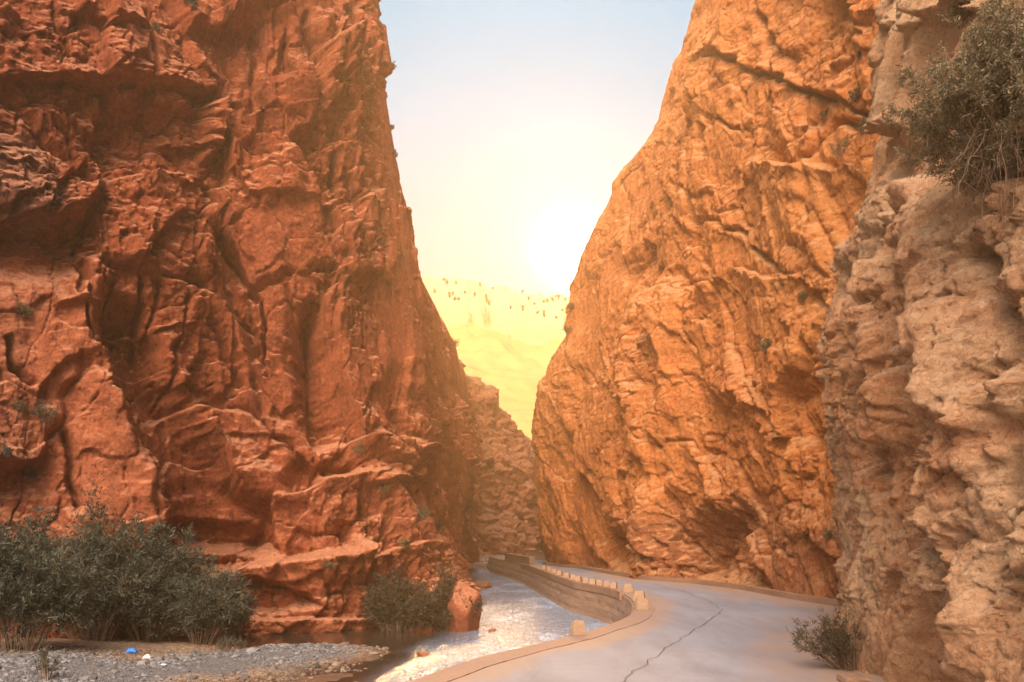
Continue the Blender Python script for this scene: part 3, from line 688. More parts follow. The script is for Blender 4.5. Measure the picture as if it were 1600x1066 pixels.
o = retaining(slice(0, None), 'wall_face', None); adopt(o, wall)
selc = (E[:, 1] > 39.5) & (E[:, 1] < 76)
cp = strip('coping', offset(E[selc], -0.20), offset(E[selc], -0.004), -0.30, 0.075, M['kerb']); adopt(cp, wall)

# parapets at the far bend
def parapet(p0, p1, hgt, thick, label, mat):
    r = empty('parapet_wall', (p0[0], p0[1], 0)); bpy.context.view_layer.update(); tag(r, label, 'wall')
    c = resample([p0, p1], 0.3, 0.1); c = np.concatenate([[p0], c[1:-1], [p1]])
    b = strip('wall_body', c, offset(c, thick), -0.6, hgt, mat); adopt(b, r)
    e = strip('coping', offset(c, -0.04), offset(c, thick + 0.04), hgt + 0.003, hgt + 0.09, M['kerb']); adopt(e, r)
parapet((1.55, 73.5), (-0.75, 86), 0.62, 0.45, 'low dark parapet with a pale end above the river at the far bend', M['wall'])
parapet((1.6, 88), (6.2, 84.0), 0.75, 0.4, 'low brown parapet behind the road where it leaves around the cliff', M['wall'])

# guard stones
M['stone'] = dust_mat('pale_guard_stone', (0.42, 0.27, 0.17), (0.36, 0.23, 0.15), (0.24, 0.145, 0.09), 2.0)
def block_mesh(name, w, d, h, seed, mat, taper=0.78, n=6, rr=0.03, topround=0.12):
    r = np.random.default_rng(seed); V_ = []; F_ = []
    g1 = np.linspace(-1, 1, n)
    idx = {}
    def vid(a, b, c):
        k = (round(a, 4), round(b, 4), round(c, 4))
        if k not in idx: idx[k] = len(V_); V_.append(k)
        return idx[k]
    for ax in range(3):
        for sgn in (-1, 1):
            for i in range(n - 1):
                for j in range(n - 1):
                    q = []
                    for (p, t) in ((i, j), (i + 1, j), (i + 1, j + 1), (i, j + 1)):
                        c = [0, 0, 0]; c[ax] = sgn; c[(ax + 1) % 3] = g1[p]; c[(ax + 2) % 3] = g1[t]; q.append(vid(*c))
                    F_.append(q if sgn > 0 else q[::-1])
    v = np.array(V_); L = np.linalg.norm(v, axis=1, keepdims=True); sph = v / L
    v = v * (1 - topround) + sph * topround * 1.35
    k = 1 - (1 - taper) * (v[:, 2] + 1) / 2
    v[:, 0] *= w / 2 * k; v[:, 1] *= d / 2 * k; v[:, 2] = (v[:, 2] + 1) * h / 2
    v += r.normal(0, rr * w * 0.35, v.shape)
    me = bpy.data.meshes.new(name); me.from_pydata([tuple(x) for x in v], [], F_); me.materials.append(mat); me.update()
    return me
stone_px = [(972, 925), (981, 938), (987, 951), (942, 919), (920, 916.5), (908, 914.5), (897, 913), (886, 911), (879, 908), (873, 905), (868, 902), (859, 898), (850, 895), (842, 892), (834, 889.5)]
words = ['first guard stone at the near end of the row above the river', 'second guard stone from the near end beside the wall corner', 'third guard stone lying low at the wall corner']
ordn = ['nearest', 'second', 'third', 'fourth', 'fifth', 'sixth', 'seventh', 'eighth', 'ninth', 'tenth', 'eleventh', 'farthest']
lab = ['squared pale stone standing on the wall corner, topmost of three there', 'squared pale stone in the middle of the three at the wall corner', 'squared pale stone at the lower end of the three at the wall corner']
lab += ['small guard stone, %s in the row along the curved river wall' % w for w in ordn]
for k, (px, py) in enumerate(stone_px):
    p = at(px, py, 0.06); me = block_mesh('guard_stone', 0.48 if k < 3 else 0.34, 0.36, 0.42 if k < 3 else 0.31, 100 + k, M['stone'], 0.8)
    # set it on the strip just inside the wall edge
    dE = np.hypot(E[:, 0] - p[0], E[:, 1] - p[1]); j = int(np.argmin(dE)); q = offset(E, 0.28)[j]
    o = bpy.data.objects.new('guard_stone', me); col.objects.link(o); o.location = (q[0], q[1], 0.03 if k != 99 else 0); o.rotation_euler.z = random.uniform(-0.4, 0.4)
    tag(o, lab[k], 'guard stone', 'guard stones along the river edge of the road')
p = at(903, 991, 0.05)
o = bpy.data.objects.new('guard_stone', block_mesh('guard_stone', 0.40, 0.34, 0.40, 55, M['stone'], 0.72, 8)); col.objects.link(o); o.location = (p[0], p[1], 0.03); o.rotation_euler.z = 0.3
tag(o, 'lone tapered sandstone block on the strip nearest the viewer', 'guard stone', 'guard stones along the river edge of the road')

# ---- river bed
def g15(x, y, z=-1.45): return tuple(at(x, y, z)[:2])
BAR = [g15(-900, 1400), g15(-500, 1000), g15(0, 972), g15(120, 975), g15(250, 985), g15(330, 995), g15(420, 1001), g15(520, 1000), g15(590, 997), g15(645, 1003), g15(675, 1012), g15(640, 1030), g15(560, 1072), g15(480, 1150), g15(200, 1500)]
GREY = [g15(-300, 1040), g15(0, 1044), g15(110, 1034), g15(200, 1040), g15(300, 1022), g15(430, 1008), g15(500, 1004), g15(560, 1010), g15(520, 1028), g15(400, 1046), g15(280, 1062), g15(200, 1100), g15(-300, 1200)]
x = np.concatenate([np.linspace(-60, -22, 60, endpoint=False), np.linspace(-22, 8, 420, endpoint=False), np.linspace(8, 30, 40)])
y = np.concatenate([np.linspace(-30, 14, 80, endpoint=False), np.linspace(14, 46, 420, endpoint=False), np.linspace(46, 140, 240)])
X, Yg = np.meshgrid(x, y); Xf = X.astype(np.float32); Yf = Yg.astype(np.float32)
sd = sdf(Xf, Yf, BAR) + fbm(Xf * 0.5, Yf * 0.5, 950, 4) * 0.7
Zg = -1.78 + 0.36 * ss(-1.6, 1.8, sd) + 0.05 * fbm(Xf * 0.35, Yf * 0.35, 955, 4) * (0.3 + ss(-1, 1, sd)) + 0.012 * fbm(Xf * 5, Yf * 5, 960, 3)
Zg += 0.5 * ss(2, 10, sd) * ss(-9, -16, Xf) - 0.17 * ss(0.6, -1.2, sdf(Xf, Yf, GREY)) * ss(-15, -9, Xf)
# water edge stones far down the river and the rubble bank at the foot of the far slope
Zg += 1.7 * ss(98, 104, Yf) + 0.9 * ss(3.5, 1.2, np.abs(Yf - 0)) * 0
RIVER_Z = -1.60
i = np.arange(X.size).reshape(X.shape)
f = np.stack([i[:-1, :-1], i[:-1, 1:], i[1:, 1:], i[1:, :-1]], -1).reshape(-1, 4)
gr = ss(-0.6, 0.8, sdf(Xf, Yf, GREY) + fbm(Xf * 0.8, Yf * 0.8, 965, 4) * 1.2)
wet = 1 - ss(-1.60, -1.50, Zg)
m = NT('river_bed')
ta = m.n('ShaderNodeAttribute', attribute_name='tint'); tsp = m.n('ShaderNodeSeparateColor'); m.l(ta, 'Color', tsp, 'Color')
n1 = m.noise(1.2, 7, 0.65); n2 = m.noise(9, 6, 0.7)
vo = m.n('ShaderNodeTexVoronoi'); vo.inputs['Scale'].default_value = 13; m.l(m.geo, 'Position', vo, 'Vector')
c = m.mix(m.rng(n1, 0.35, 0.65), (0.17, 0.095, 0.057), (0.22, 0.13, 0.08))
pv = m.n('ShaderNodeSeparateColor'); m.l(vo, 'Color', pv, 'Color')
c = m.mix(m.rng(pv.outputs['Red'], 0.4, 0.9, 0, 0.6), c, (0.55, 0.42, 0.30))
gcol = m.mix(pv.outputs['Red'], (0.08, 0.075, 0.078), (0.20, 0.19, 0.19))
c = m.mix(tsp.outputs['Green'], c, gcol)
c = m.mix(m.rng(n2, 0.5, 0.7, 0, 0.5), c, (0.20, 0.12, 0.08))
c = m.mix(m.math('MULTIPLY', tsp.outputs['Blue'], 0.75), c, (0.12, 0.06, 0.035))
rg = m.rng(tsp.outputs['Blue'], 0, 1, 0.9, 0.35)
M['bed'] = m.set(Base_Color=c, Roughness=rg, Normal=m.bump(vo.outputs['Distance'], 0.8, 0.05, m.bump(n2, 0.6, 0.04)), Specular_IOR_Level=0.3)
bed = mesh_np('ground', np.stack([X, Yg, Zg], -1).reshape(-1, 3), f, M['bed'], tint=np.stack([gr * 0, gr, wet], -1).reshape(-1, 3))
tag(bed, 'stony river bed and bank under the left rock wall', 'ground', kind='structure')

# ---- water
m = NT('river_water')
vec = m.pos((1.0, 0.55, 1))
w1 = m.noise(2.6, 5, 0.6, vec=vec, dist=0.4); w2 = m.noise(10, 5, 0.65, vec=vec, dist=0.3); w3 = m.noise(22, 3, 0.6, vec=vec)
at_ = m.n('ShaderNodeAttribute', attribute_name='tint'); sp = m.n('ShaderNodeSeparateColor'); m.l(at_, 'Color', sp, 'Color')
bmp = m.n('ShaderNodeBump'); bmp.inputs['Distance'].default_value = 0.16
hsum = m.math('ADD', m.math('MULTIPLY', w1, 1.2), m.math('ADD', m.math('MULTIPLY', w2, 0.55), m.math('MULTIPLY', w3, 0.12)))
m.t.links.new(hsum, bmp.inputs['Height']); m.l(sp, 'Red', bmp, 'Strength')
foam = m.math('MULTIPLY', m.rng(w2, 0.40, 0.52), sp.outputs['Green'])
c = m.mix(foam, (0.045, 0.030, 0.020), (0.50, 0.68, 0.95))  # glitter of reflected sky painted into the water colour as pale blue flecks
M['water'] = m.set(Base_Color=c, Roughness=0.12, IOR=2.1, Normal=bmp.outputs[0], Specular_IOR_Level=0.6)
x = np.linspace(-26, 7, 330); y = np.concatenate([np.linspace(-30, 18, 60, endpoint=False), np.linspace(18, 60, 500, endpoint=False), np.linspace(60, 106, 300)])
X, Yg = np.meshgrid(x, y); Xf = X.astype(np.float32); Yf = Yg.astype(np.float32)
# the fast channel on the road side; a still pool under the left wall
CH = [(-14, -30), (-9, 10), (-5.0, 24), (-4.2, 29), (-3.8, 33), (-3.2, 37), (-3.4, 42), (-3.2, 50), (-4, 65), (-5, 85), (-6, 110), (8, 110), (8, -30)]
fast = ss(-0.6, 2.2, sdf(Xf, Yf, CH) + fbm(Xf * 0.6, Yf * 0.4, 980, 3) * 0.6)
Zw = RIVER_Z + fast * (0.035 * fbm(Xf * 1.5, Yf * 0.9, 985, 4) + 0.018 * fbm(Xf * 5, Yf * 3, 990, 3)) + 0.10 * ss(93, 95.5, Yf) * 2
glint_amt = fast * (0.55 + 0.3 * ss(0.05, 0.4, fbm(Xf * 0.5, Yf * 0.25, 995, 4)))  # how much painted sky glitter the fast channel carries
i = np.arange(X.size).reshape(X.shape)
f = np.stack([i[:-1, :-1], i[:-1, 1:], i[1:, 1:], i[1:, :-1]], -1).reshape(-1, 4)
water = mesh_np('water', np.stack([X, Yg, Zw], -1).reshape(-1, 3), f, M['water'], tint=np.stack([0.06 + 0.75 * fast, glint_amt, fast], -1).reshape(-1, 3))
tag(water, 'shallow rippled river reflecting the bright sky', 'water', kind='structure')

# ---- distant hills
m = NT('dry_hill')
n1 = m.noise(0.026, 8, 0.6); n2 = m.noise(0.22, 7, 0.65); n3 = m.noise(1.0, 5, 0.7, vec=m.pos((0.22, 0.11, 0.026)))
ta = m.n('ShaderNodeAttribute', attribute_name='tint'); tsp = m.n('ShaderNodeSeparateColor'); m.l(ta, 'Color', tsp, 'Color')
c = m.mix(m.rng(n1, 0.3, 0.7), (0.50, 0.335, 0.10), (0.60, 0.42, 0.15)); c = m.mix(m.rng(n2, 0.5, 0.75, 0, 0.45), c, (0.22, 0.13, 0.04))
c = m.mix(tsp.outputs['Red'], c, m.mix(m.rng(n3, 0.56, 0.66), (0.60, 0.45, 0.24), (0.22, 0.10, 0.04)))
M['hill'] = m.set(Base_Color=c, Roughness=0.95)
x = np.linspace(-170, 170, 460); y = np.concatenate([np.linspace(128, 150, 40, endpoint=False), np.linspace(150, 280, 420)])
X, Yg = np.meshgrid(x, y); Xf = X.astype(np.float32) / 0.335; Yf = Yg.astype(np.float32) / 0.335
t = np.clip((Yf - 290) / 310, 0, 1.2)
Zh = -4 + 158 * t ** 0.95 - 0.12 * Xf * t + 16 * np.minimum(t, 0.8) * fbm(Xf * 0.008, Yf * 0.006, 1001, 5) + 9 * np.minimum(t * 3, 1) * fbm((Xf + 0.5 * Yf) * 0.02, Yf * 0.009, 1010, 5, ridged=True)
band = ss(590, 606, Yf + fbm(Xf * 0.02, Yf * 0, 1015, 4) * 12)
Zh = Zh + 26 * band - 0.25 * np.maximum(Yf - 612, 0)
Zh += band * 4.5 * fbm(Xf * 0.12, Yf * 0.05, 1020, 4, ridged=True)
Zh = Zh * 0.335
i = np.arange(X.size).reshape(X.shape)
f = np.stack([i[:-1, :-1], i[:-1, 1:], i[1:, 1:], i[1:, :-1]], -1).reshape(-1, 4)
X_hill, Y_hill, Z_hill = X, Yg, Zh
hill = mesh_np('hills', np.stack([X, Yg, Zh], -1).reshape(-1, 3), f, M['hill'], tint=np.stack([band * (1 - ss(625, 660, Yf)) + ss(584, 592, Yf) * (1 - ss(606, 612, Yf)) * 0.5, band * 0, band * 0], -1).reshape(-1, 3))
tag(hill, 'sunlit dry hillside with a rocky crest beyond the gorge', 'hill', kind='structure')
# wide ground beyond, out to the horizon
M['plain'] = dust_mat('dry_plain', (0.5, 0.34, 0.2), (0.45, 0.3, 0.18), (0.3, 0.2, 0.12), 0.05)
xg = np.array([[-490, -58, -6.2], [490, -58, -6.2], [490, 455, -6.2], [-490, 455, -6.2]])
pl = mesh_np('terrain', xg, [[0, 1, 2, 3]], M['plain'], smooth=False); tag(pl, 'dry plain spreading to the horizon', 'terrain', kind='structure')
# the dusty evening air in and beyond the gorge
hz = bpy.data.materials.new('dusty_air'); hz.use_nodes = True; ht = hz.node_tree; ht.nodes.clear()
ho = ht.nodes.new('ShaderNodeOutputMaterial'); hv = ht.nodes.new('ShaderNodeVolumePrincipled'); ht.links.new(hv.outputs[0], ho.inputs['Volume'])
hv.inputs['Density'].default_value = 0.0019; hv.inputs['Color'].default_value = (1.0, 0.74, 0.45, 1); hv.inputs['Anisotropy'].default_value = 0.62
bv = [(-500, -60, -8), (500, -60, -8), (500, 460, -8), (-500, 460, -8), (-500, -60, 80), (500, -60, 80), (500, 460, 80), (-500, 460, 80)]
haze = mesh_np('haze', bv, [[0, 3, 2, 1], [4, 5, 6, 7], [0, 1, 5, 4], [1, 2, 6, 5], [2, 3, 7, 6], [3, 0, 4, 7]], hz, smooth=False)
tag(haze, 'thin golden dusty haze filling the gorge', 'haze', kind='stuff')
# ------------------------------------------------------------------ plants
def leaf_mat(name, a, b, c_):
    m = NT(name)
    at_ = m.n('ShaderNodeAttribute', attribute_name='tint'); sp = m.n('ShaderNodeSeparateColor'); m.l(at_, 'Color', sp, 'Color')
    c = m.mix(sp.outputs['Red'], a, b); c = m.mix(sp.outputs['Green'], c, c_)
    m.set(Base_Color=c, Roughness=0.6, Specular_IOR_Level=0.25)
    tr = m.n('ShaderNodeBsdfTranslucent'); m.t.links.new(c, tr.inputs['Color'])
    mx = m.n('ShaderNodeMixShader'); mx.inputs[0].default_value = 0.22
    m.l(m.b, 'BSDF', mx, 1); m.l(tr, 'BSDF', mx, 2); m.l(mx, 0, m.out, 'Surface')
    return m.m
M['oleander'] = leaf_mat('oleander_leaf', (0.048, 0.053, 0.036), (0.125, 0.130, 0.092), (0.19, 0.125, 0.055))
M['dark_leaf'] = leaf_mat('dark_leaf', (0.048, 0.037, 0.023), (0.10, 0.075, 0.045), (0.17, 0.095, 0.045))
M['olive_leaf'] = leaf_mat('olive_leaf', (0.105, 0.090, 0.048), (0.215, 0.180, 0.105), (0.29, 0.21, 0.13))
M['dry_leaf'] = leaf_mat('dry_leaf', (0.15, 0.115, 0.05), (0.24, 0.17, 0.08), (0.36, 0.23, 0.12))
m = NT('bark'); M['bark'] = m.set(Base_Color=m.mix(m.rng(m.noise(12), 0.35, 0.65), (0.16, 0.095, 0.055), (0.30, 0.20, 0.13)), Roughness=0.9)

def tubes(paths, radii, sides=4):
    Vv, Ff = [], []; base = 0
    for p, r in zip(paths, radii):
        p = np.asarray(p); n = len(p); t = np.gradient(p, axis=0); t /= np.linalg.norm(t, axis=1, keepdims=True) + 1e-9
        a = np.cross(t, [0.3, 0.9, 0.2]); a /= np.linalg.norm(a, axis=1, keepdims=True) + 1e-9; b = np.cross(t, a)
        ang = np.arange(sides) * 2 * np.pi / sides
        ring = p[:, None, :] + (a[:, None, :] * np.cos(ang)[None, :, None] + b[:, None, :] * np.sin(ang)[None, :, None]) * np.asarray(r)[:, None, None]
        Vv.append(ring.reshape(-1, 3)); i = np.arange(n * sides).reshape(n, sides) + base
        j = np.roll(i, -1, axis=1)
        Ff.append(np.stack([i[:-1], j[:-1], j[1:], i[1:]], -1).reshape(-1, 4)); base += n * sides
    return np.concatenate(Vv), np.concatenate(Ff)

def bedz(px_, py_):
    X_ = px_.astype(np.float32); Y_ = py_.astype(np.float32)
    sd = sdf(X_, Y_, BAR) + fbm(X_ * 0.5, Y_ * 0.5, 950, 4) * 0.7
    return -1.78 + 0.36 * ss(-1.6, 1.8, sd) + 0.05 * fbm(X_ * 0.35, Y_ * 0.35, 955, 4) * (0.3 + ss(-1, 1, sd)) + 0.5 * ss(2, 10, sd) * ss(-9, -16, X_) - 0.17 * ss(0.6, -1.2, sdf(X_, Y_, GREY)) * ss(-15, -9, X_), sd

def unit(v): return v / (np.linalg.norm(v, axis=-1, keepdims=True) + 1e-9)

def plant(name, loc, rx, ry, h, stems, twigs, leaves, ll, lw, mat, label, cat, group=None, seed=1, lean=(0, 0), droop=0.3, spread=1.0, t0=0.3, up=0.5, stem_r=0.02, warm=0.12, tuft=0.35):
    r = np.random.default_rng(seed); ah = abs(h); loc = np.array(loc, float)
    if loc[2] < -1.2: loc[2] = float(bedz(loc[:1], loc[1:2])[0][0]) - 0.03
    root = empty(name, tuple(loc)); tag(root, label, cat, group)
    paths, rad = [], []
    T = np.linspace(0, 1, 9)
    ends = []
    for k in range(stems):
        a = r.uniform(0, 2 * np.pi); q = np.sqrt(r.uniform(0, 1)) * spread
        tip = np.array([np.cos(a) * q * rx, np.sin(a) * q * ry, h * (1 - 0.45 * q * q) * r.uniform(0.62, 1.03)])
        tip[:2] += np.array(lean) * h * r.uniform(0.5, 1.2)
        b0 = np.array([np.cos(a) * q * rx * 0.30, np.sin(a) * q * ry * 0.30, 0]) + r.normal(0, 0.04 * rx, 3) * [1, 1, 0]
        p = b0[None] * (1 - T[:, None]) + tip[None] * T[:, None]
        p[:, 2] = b0[2] + (tip[2] - b0[2]) * (T * (1 + droop) - droop * T * T)
        p += np.cumsum(r.normal(0, 0.022 * ah, p.shape), axis=0) * T[:, None]
        paths.append(p); rad.append(stem_r * (1 - 0.8 * T)); ends.append(p)
    tw_o, tw_d, tw_l = [], [], []
    tp = []
    for k in range(stems):
        p = ends[k]
        for j in range(twigs):
            t = t0 + (1 - t0) * r.uniform(0, 1) ** 0.8; u = t * 8; i0 = min(int(u), 7); o = p[i0] * (1 - u + i0) + p[i0 + 1] * (u - i0)
            ax = unit(p[i0 + 1] - p[i0]); d = unit(ax * up + unit(r.normal(0, 1, 3)) * 0.75 + np.array([0, 0, 0.25 * up]))
            L = tuft * (0.5 + r.uniform(0, 1)) * min(rx, ah) * (1.15 - 0.5 * t)
            tw_o.append(o); tw_d.append(d); tw_l.append(L)
            if j % 3 == 0: tp.append((np.stack([o, o + d * L * 0.6, o + d * L]), np.array([stem_r * .3, stem_r * .2, stem_r * .08])))
    v, f = tubes(paths + [a for a, b in tp], rad + [b for a, b in tp], 4)
    st = mesh_np('stems', v, f, M['bark'], root)
    o = np.array(tw_o); d = np.array(tw_d); L = np.array(tw_l); n = len(o); per = leaves
    k = np.repeat(np.arange(n), per); t = r.uniform(0.1, 1.05, n * per)
    c = o[k] + d[k] * (L[k] * t)[:, None] + r.normal(0, 1, (n * per, 3)) * (0.10 * L[k])[:, None]
    c[:, 2] = np.maximum(c[:, 2], 0.02)
    ld = unit(d[k] * 0.9 + r.normal(0, 0.55, (n * per, 3)))
    sd_ = unit(np.cross(ld, r.normal(0, 1, (n * per, 3))))
    len_ = ll * r.uniform(0.6, 1.3, n * per); wid = lw * r.uniform(0.7, 1.3, n * per)
    a = c; b = c + ld * (len_ * 0.45)[:, None] + sd_ * (wid / 2)[:, None]; e = c + ld * len_[:, None]; g_ = c + ld * (len_ * 0.45)[:, None] - sd_ * (wid / 2)[:, None]
    v = np.stack([a, b, e, g_], 1).reshape(-1, 3); f = np.arange(len(v)).reshape(-1, 4)
    cr_ = np.clip(r.normal(0.45, 0.25, n)[k] + r.normal(0, 0.15, n * per), 0, 1); cg = (r.uniform(0, 1, n * per) < warm) * r.uniform(0.3, 1, n * per)
    tint = np.repeat(np.stack([cr_, cg, cr_ * 0], -1), 4, axis=0)
    mesh_np('foliage', v, f, M[mat], root, smooth=False, tint=tint)
    return root

G1 = 'grey green bushes crowding the left river bank'
plant('bush', at(28, 1036, -1.42), 2.2, 1.8, 4.3, 70, 24, 20, 0.20, 0.042, 'oleander', 'dark grey green bush at the left frame edge, nearest and lowest on the gravel', 'bush', G1, 11, warm=0.06)
plant('bush', at(140, 1006, -1.42), 2.6, 2.0, 5.0, 80, 24, 20, 0.20, 0.042, 'oleander', 'broad grey green bush with a tall sprig rising above it against the pink rock', 'bush', G1, 12)
plant('bush', at(86, 990, -1.40), 2.6, 1.8, 4.6, 70, 24, 20, 0.20, 0.042, 'oleander', 'grey green bush filling the middle of the thicket against the pink spur', 'bush', G1, 17)
plant('bush', at(-40, 985, -1.38), 2.8, 2.0, 4.9, 60, 22, 20, 0.18, 0.036, 'oleander', 'grey green bush behind the nearest one, cut by the left frame edge', 'bush', G1, 13)
plant('bush', at(236, 1000, -1.42), 2.2, 1.9, 4.7, 72, 24, 20, 0.20, 0.042, 'oleander', 'rounded grey green bush with bare stems showing low down above the blue bag', 'bush', G1, 14)
plant('bush', at(318, 1003, -1.42), 1.7, 1.5, 3.1, 55, 22, 20, 0.18, 0.036, 'oleander', 'smaller grey green bush ending the row beside the pale boulder', 'bush', G1, 15, lean=(0.12, 0))
plant('bush', at(143, 985, -1.4) + np.array([0, 0.6, 0]), 0.8, 0.8, 6.6, 16, 24, 20, 0.20, 0.042, 'oleander', 'tall slender grey green sprig standing highest behind the bank bushes', 'bush', G1, 16, t0=0.5)
G2 = 'brown green bushes at the foot of the left wall by the water'
plant('bush', at(622, 984, -1.55), 1.75, 1.2, 2.9, 55, 22, 20, 0.18, 0.036, 'dark_leaf', 'brown green bush with bare arching stems under the left wall corner', 'bush', G2, 21, warm=0.15, stem_r=0.025)
plant('bush', at(696, 981, -1.55), 1.35, 1.1, 3.1, 50, 22, 20, 0.18, 0.036, 'dark_leaf', 'denser dark brown green bush leaning on the boulder by the water', 'bush', G2, 22, warm=0.12, stem_r=0.025)
plant('bush', at(1322, 1046, 0.0), 0.85, 0.7, 1.25, 60, 8, 12, 0.11, 0.013, 'dark_leaf', 'low spiky dark bush growing between the road and the near tan wall', 'bush', None, 23, lean=(-0.32, 0), t0=0.15, up=1.3, stem_r=0.012, tuft=0.28)
plant('sapling', at(72, 1078, -1.42), 0.42, 0.4, 1.05, 14, 7, 9, 0.09, 0.018, 'oleander', 'small leafy sapling sprouting from the grey gravel at the bottom left', 'bush', None, 24, t0=0.2)
plant('reed_tuft', at(352, 1018, -1.44), 0.40, 0.3, 0.6, 40, 4, 4, 0.16, 0.012, 'oleander', 'short dark reed tuft on the bank beside the last grey green bush', 'reeds', None, 25, t0=0.1, up=1.6)
plant('reed_tuft', at(375, 1011, -1.44), 0.30, 0.3, 0.5, 30, 4, 4, 0.15, 0.012, 'dark_leaf', 'short brownish reed tuft nearest the still pool', 'reeds', None, 26, t0=0.1, up=1.6)

# the big shrub hanging from the top of the near wall
p, _ = on_cliff(QN, 1560, 120)
plant('overhanging_shrub', (p[0] + 0.35, p[1] + 0.1, p[2] - 1.55), 1.2, 1.6, 2.6, 120, 30, 30, 0.06, 0.018, 'olive_leaf', 'large tangled grey olive shrub overhanging the top right of the near tan wall', 'shrub', None, 31, lean=(-0.12, -0.15), t0=0.12, up=0.35, stem_r=0.015, warm=0.4, tuft=0.22, spread=1.1)
p, _ = on_cliff(QN, 1575, 285)
plant('overhanging_shrub', (p[0] - 0.1, p[1], p[2] + 1.1), 0.9, 1.0, -1.9, 34, 34, 20, 0.05, 0.014, 'olive_leaf', 'thin drooping dry shrub hanging below the large tangled one', 'shrub', None, 32, lean=(0.0, 0.0), t0=0.02, up=0.4, stem_r=0.008, warm=0.5, tuft=0.3)

# small tufts rooted on the rock
tufts = [
 (QL, 75, 655, 1.0, 'oleander', 'dark green shrub growing from a cleft in the pale spur at the left'),
 (QL, 33, 640, 0.5, 'dry_leaf', 'pale dry tuft left of the dark cleft shrub'),
 (QL, 12, 712, 0.45, 'oleander', 'small green tuft on the left frame edge below the pale dry tuft'),
 (QL, 42, 492, 0.6, 'dry_leaf', 'yellowish grass tuft on the left wall above the rounded boulder face'),
 (QL, 55, 745, 0.35, 'oleander', 'tiny green tuft in the rock above the bank bushes'),
 (QL, 250, 48, 0.5, 'dry_leaf', 'brownish tuft high on the left wall under its top edge'),
 (QL, 302, 6, 0.6, 'oleander', 'green tuft at the very top of the left wall'),
 (QL, 558, 712, 0.85, 'dry_leaf', 'olive tuft on the small pale ledge in the middle of the left wall'),
 (QL, 603, 772, 0.5, 'dry_leaf', 'small olive tuft on the layered rock right of the shelf'),
 (QL, 660, 812, 0.75, 'oleander', 'rounded green tuft on the corner rock above the brown bushes'),
 (QL, 688, 824, 0.5, 'oleander', 'small dark tuft at the corner edge beside the rounded one'),
 (QL, 632, 850, 0.55, 'dry_leaf', 'low olive tuft just above the brown green bushes'),
 (QL, 515, 890, 0.5, 'dry_leaf', 'thin tuft growing at the right end of the big shelf'),
 (QL, 618, 108, 0.45, 'oleander', 'topmost tiny shrub on the left skyline'),
 (QL, 632, 198, 0.4, 'oleander', 'second tiny shrub down the left skyline'),
 (QL, 638, 240, 0.35, 'oleander', 'third tiny shrub down the left skyline'),
 (QL, 716, 538, 0.8, 'dry_leaf', 'tiny shrub on the lower left skyline against the bright hill'),
 (QR, 884, 522, 1.0, 'dry_leaf', 'bare little shrub sticking out of the right buttress edge against the bright hill'),
 (QR, 890, 482, 0.8, 'dry_leaf', 'smaller bare shrub just above it on the right buttress edge below the sun'),
 (QR, 1192, 545, 0.75, 'dry_leaf', 'brownish shrub in the middle of the orange buttress'),
 (QR, 1310, 242, 0.9, 'dry_leaf', 'grey olive shrub lying on the sloping ledge of the orange buttress'),
 (QR, 1345, 205, 0.6, 'oleander', 'small green shrub where the ledge meets the near tan wall'),
 (QR, 1335, 158, 0.6, 'dark_leaf', 'dark shrub under the upper crack of the orange buttress'),
 (QR, 1285, 185, 0.5, 'dark_leaf', 'dark little shrub left of the others on the upper ledge'),
 (QR, 1340, 90, 0.35, 'dark_leaf', 'tiny dark tuft high on the orange buttress near the tan wall'),
 (QR, 1290, 840, 0.5, 'dry_leaf', 'brown tuft low on the orange buttress beside the near wall'),
 (QR, 1250, 470, 0.4, 'dry_leaf', 'faint dry tuft among the rounded blocks of the orange buttress'),
 (QN, 1500, 35, 0.6, 'olive_leaf', 'leafy green tuft under the overhang at the top of the tan wall'),
]
for k, (Q, px, py, sz, mt, lb) in enumerate(tufts):
    p, _ = on_cliff(Q, px, py); s_ = sz
    plant('cliff_shrub', (p[0], p[1] - 0.05, p[2] - 0.15 * s_), 0.55 * s_, 0.5 * s_, 0.95 * s_, 16, 7, 12, 0.09 if sz > 0.5 else 0.06, 0.02, mt, lb, 'shrub', 'small shrubs rooted on the rock faces', 200 + k, t0=0.15, stem_r=0.012, lean=(0, -0.25), tuft=0.4)

HX, HY, HZ = X_hill, Y_hill, Z_hill
r_ = np.random.default_rng(44)
for k in range(34):
    px = r_.uniform(668, 885); col_ = int(np.argmin(np.abs(HX[0] - (px - 800) / F * 200)))
    zc = HZ[:, col_]; yc = HY[:, col_]; el = (zc - CAMH) / yc; top = int(np.argmax(el)); want = el[top] - r_.uniform(0.0, 0.030) ** 1.0
    jj = int(np.argmax(el >= want))
    plant('hill_tree', (HX[jj, col_], yc[jj], zc[jj] - 0.1), r_.uniform(0.2, 0.42), 0.3, r_.uniform(0.7, 1.7), 6, 4, 7, 0.26, 0.09, 'dry_leaf', 'tiny scrubby tree standing along the bright rocky crest of the far hill', 'tree', 'tiny trees on the far crest', 400 + k, t0=0.2, stem_r=0.05)
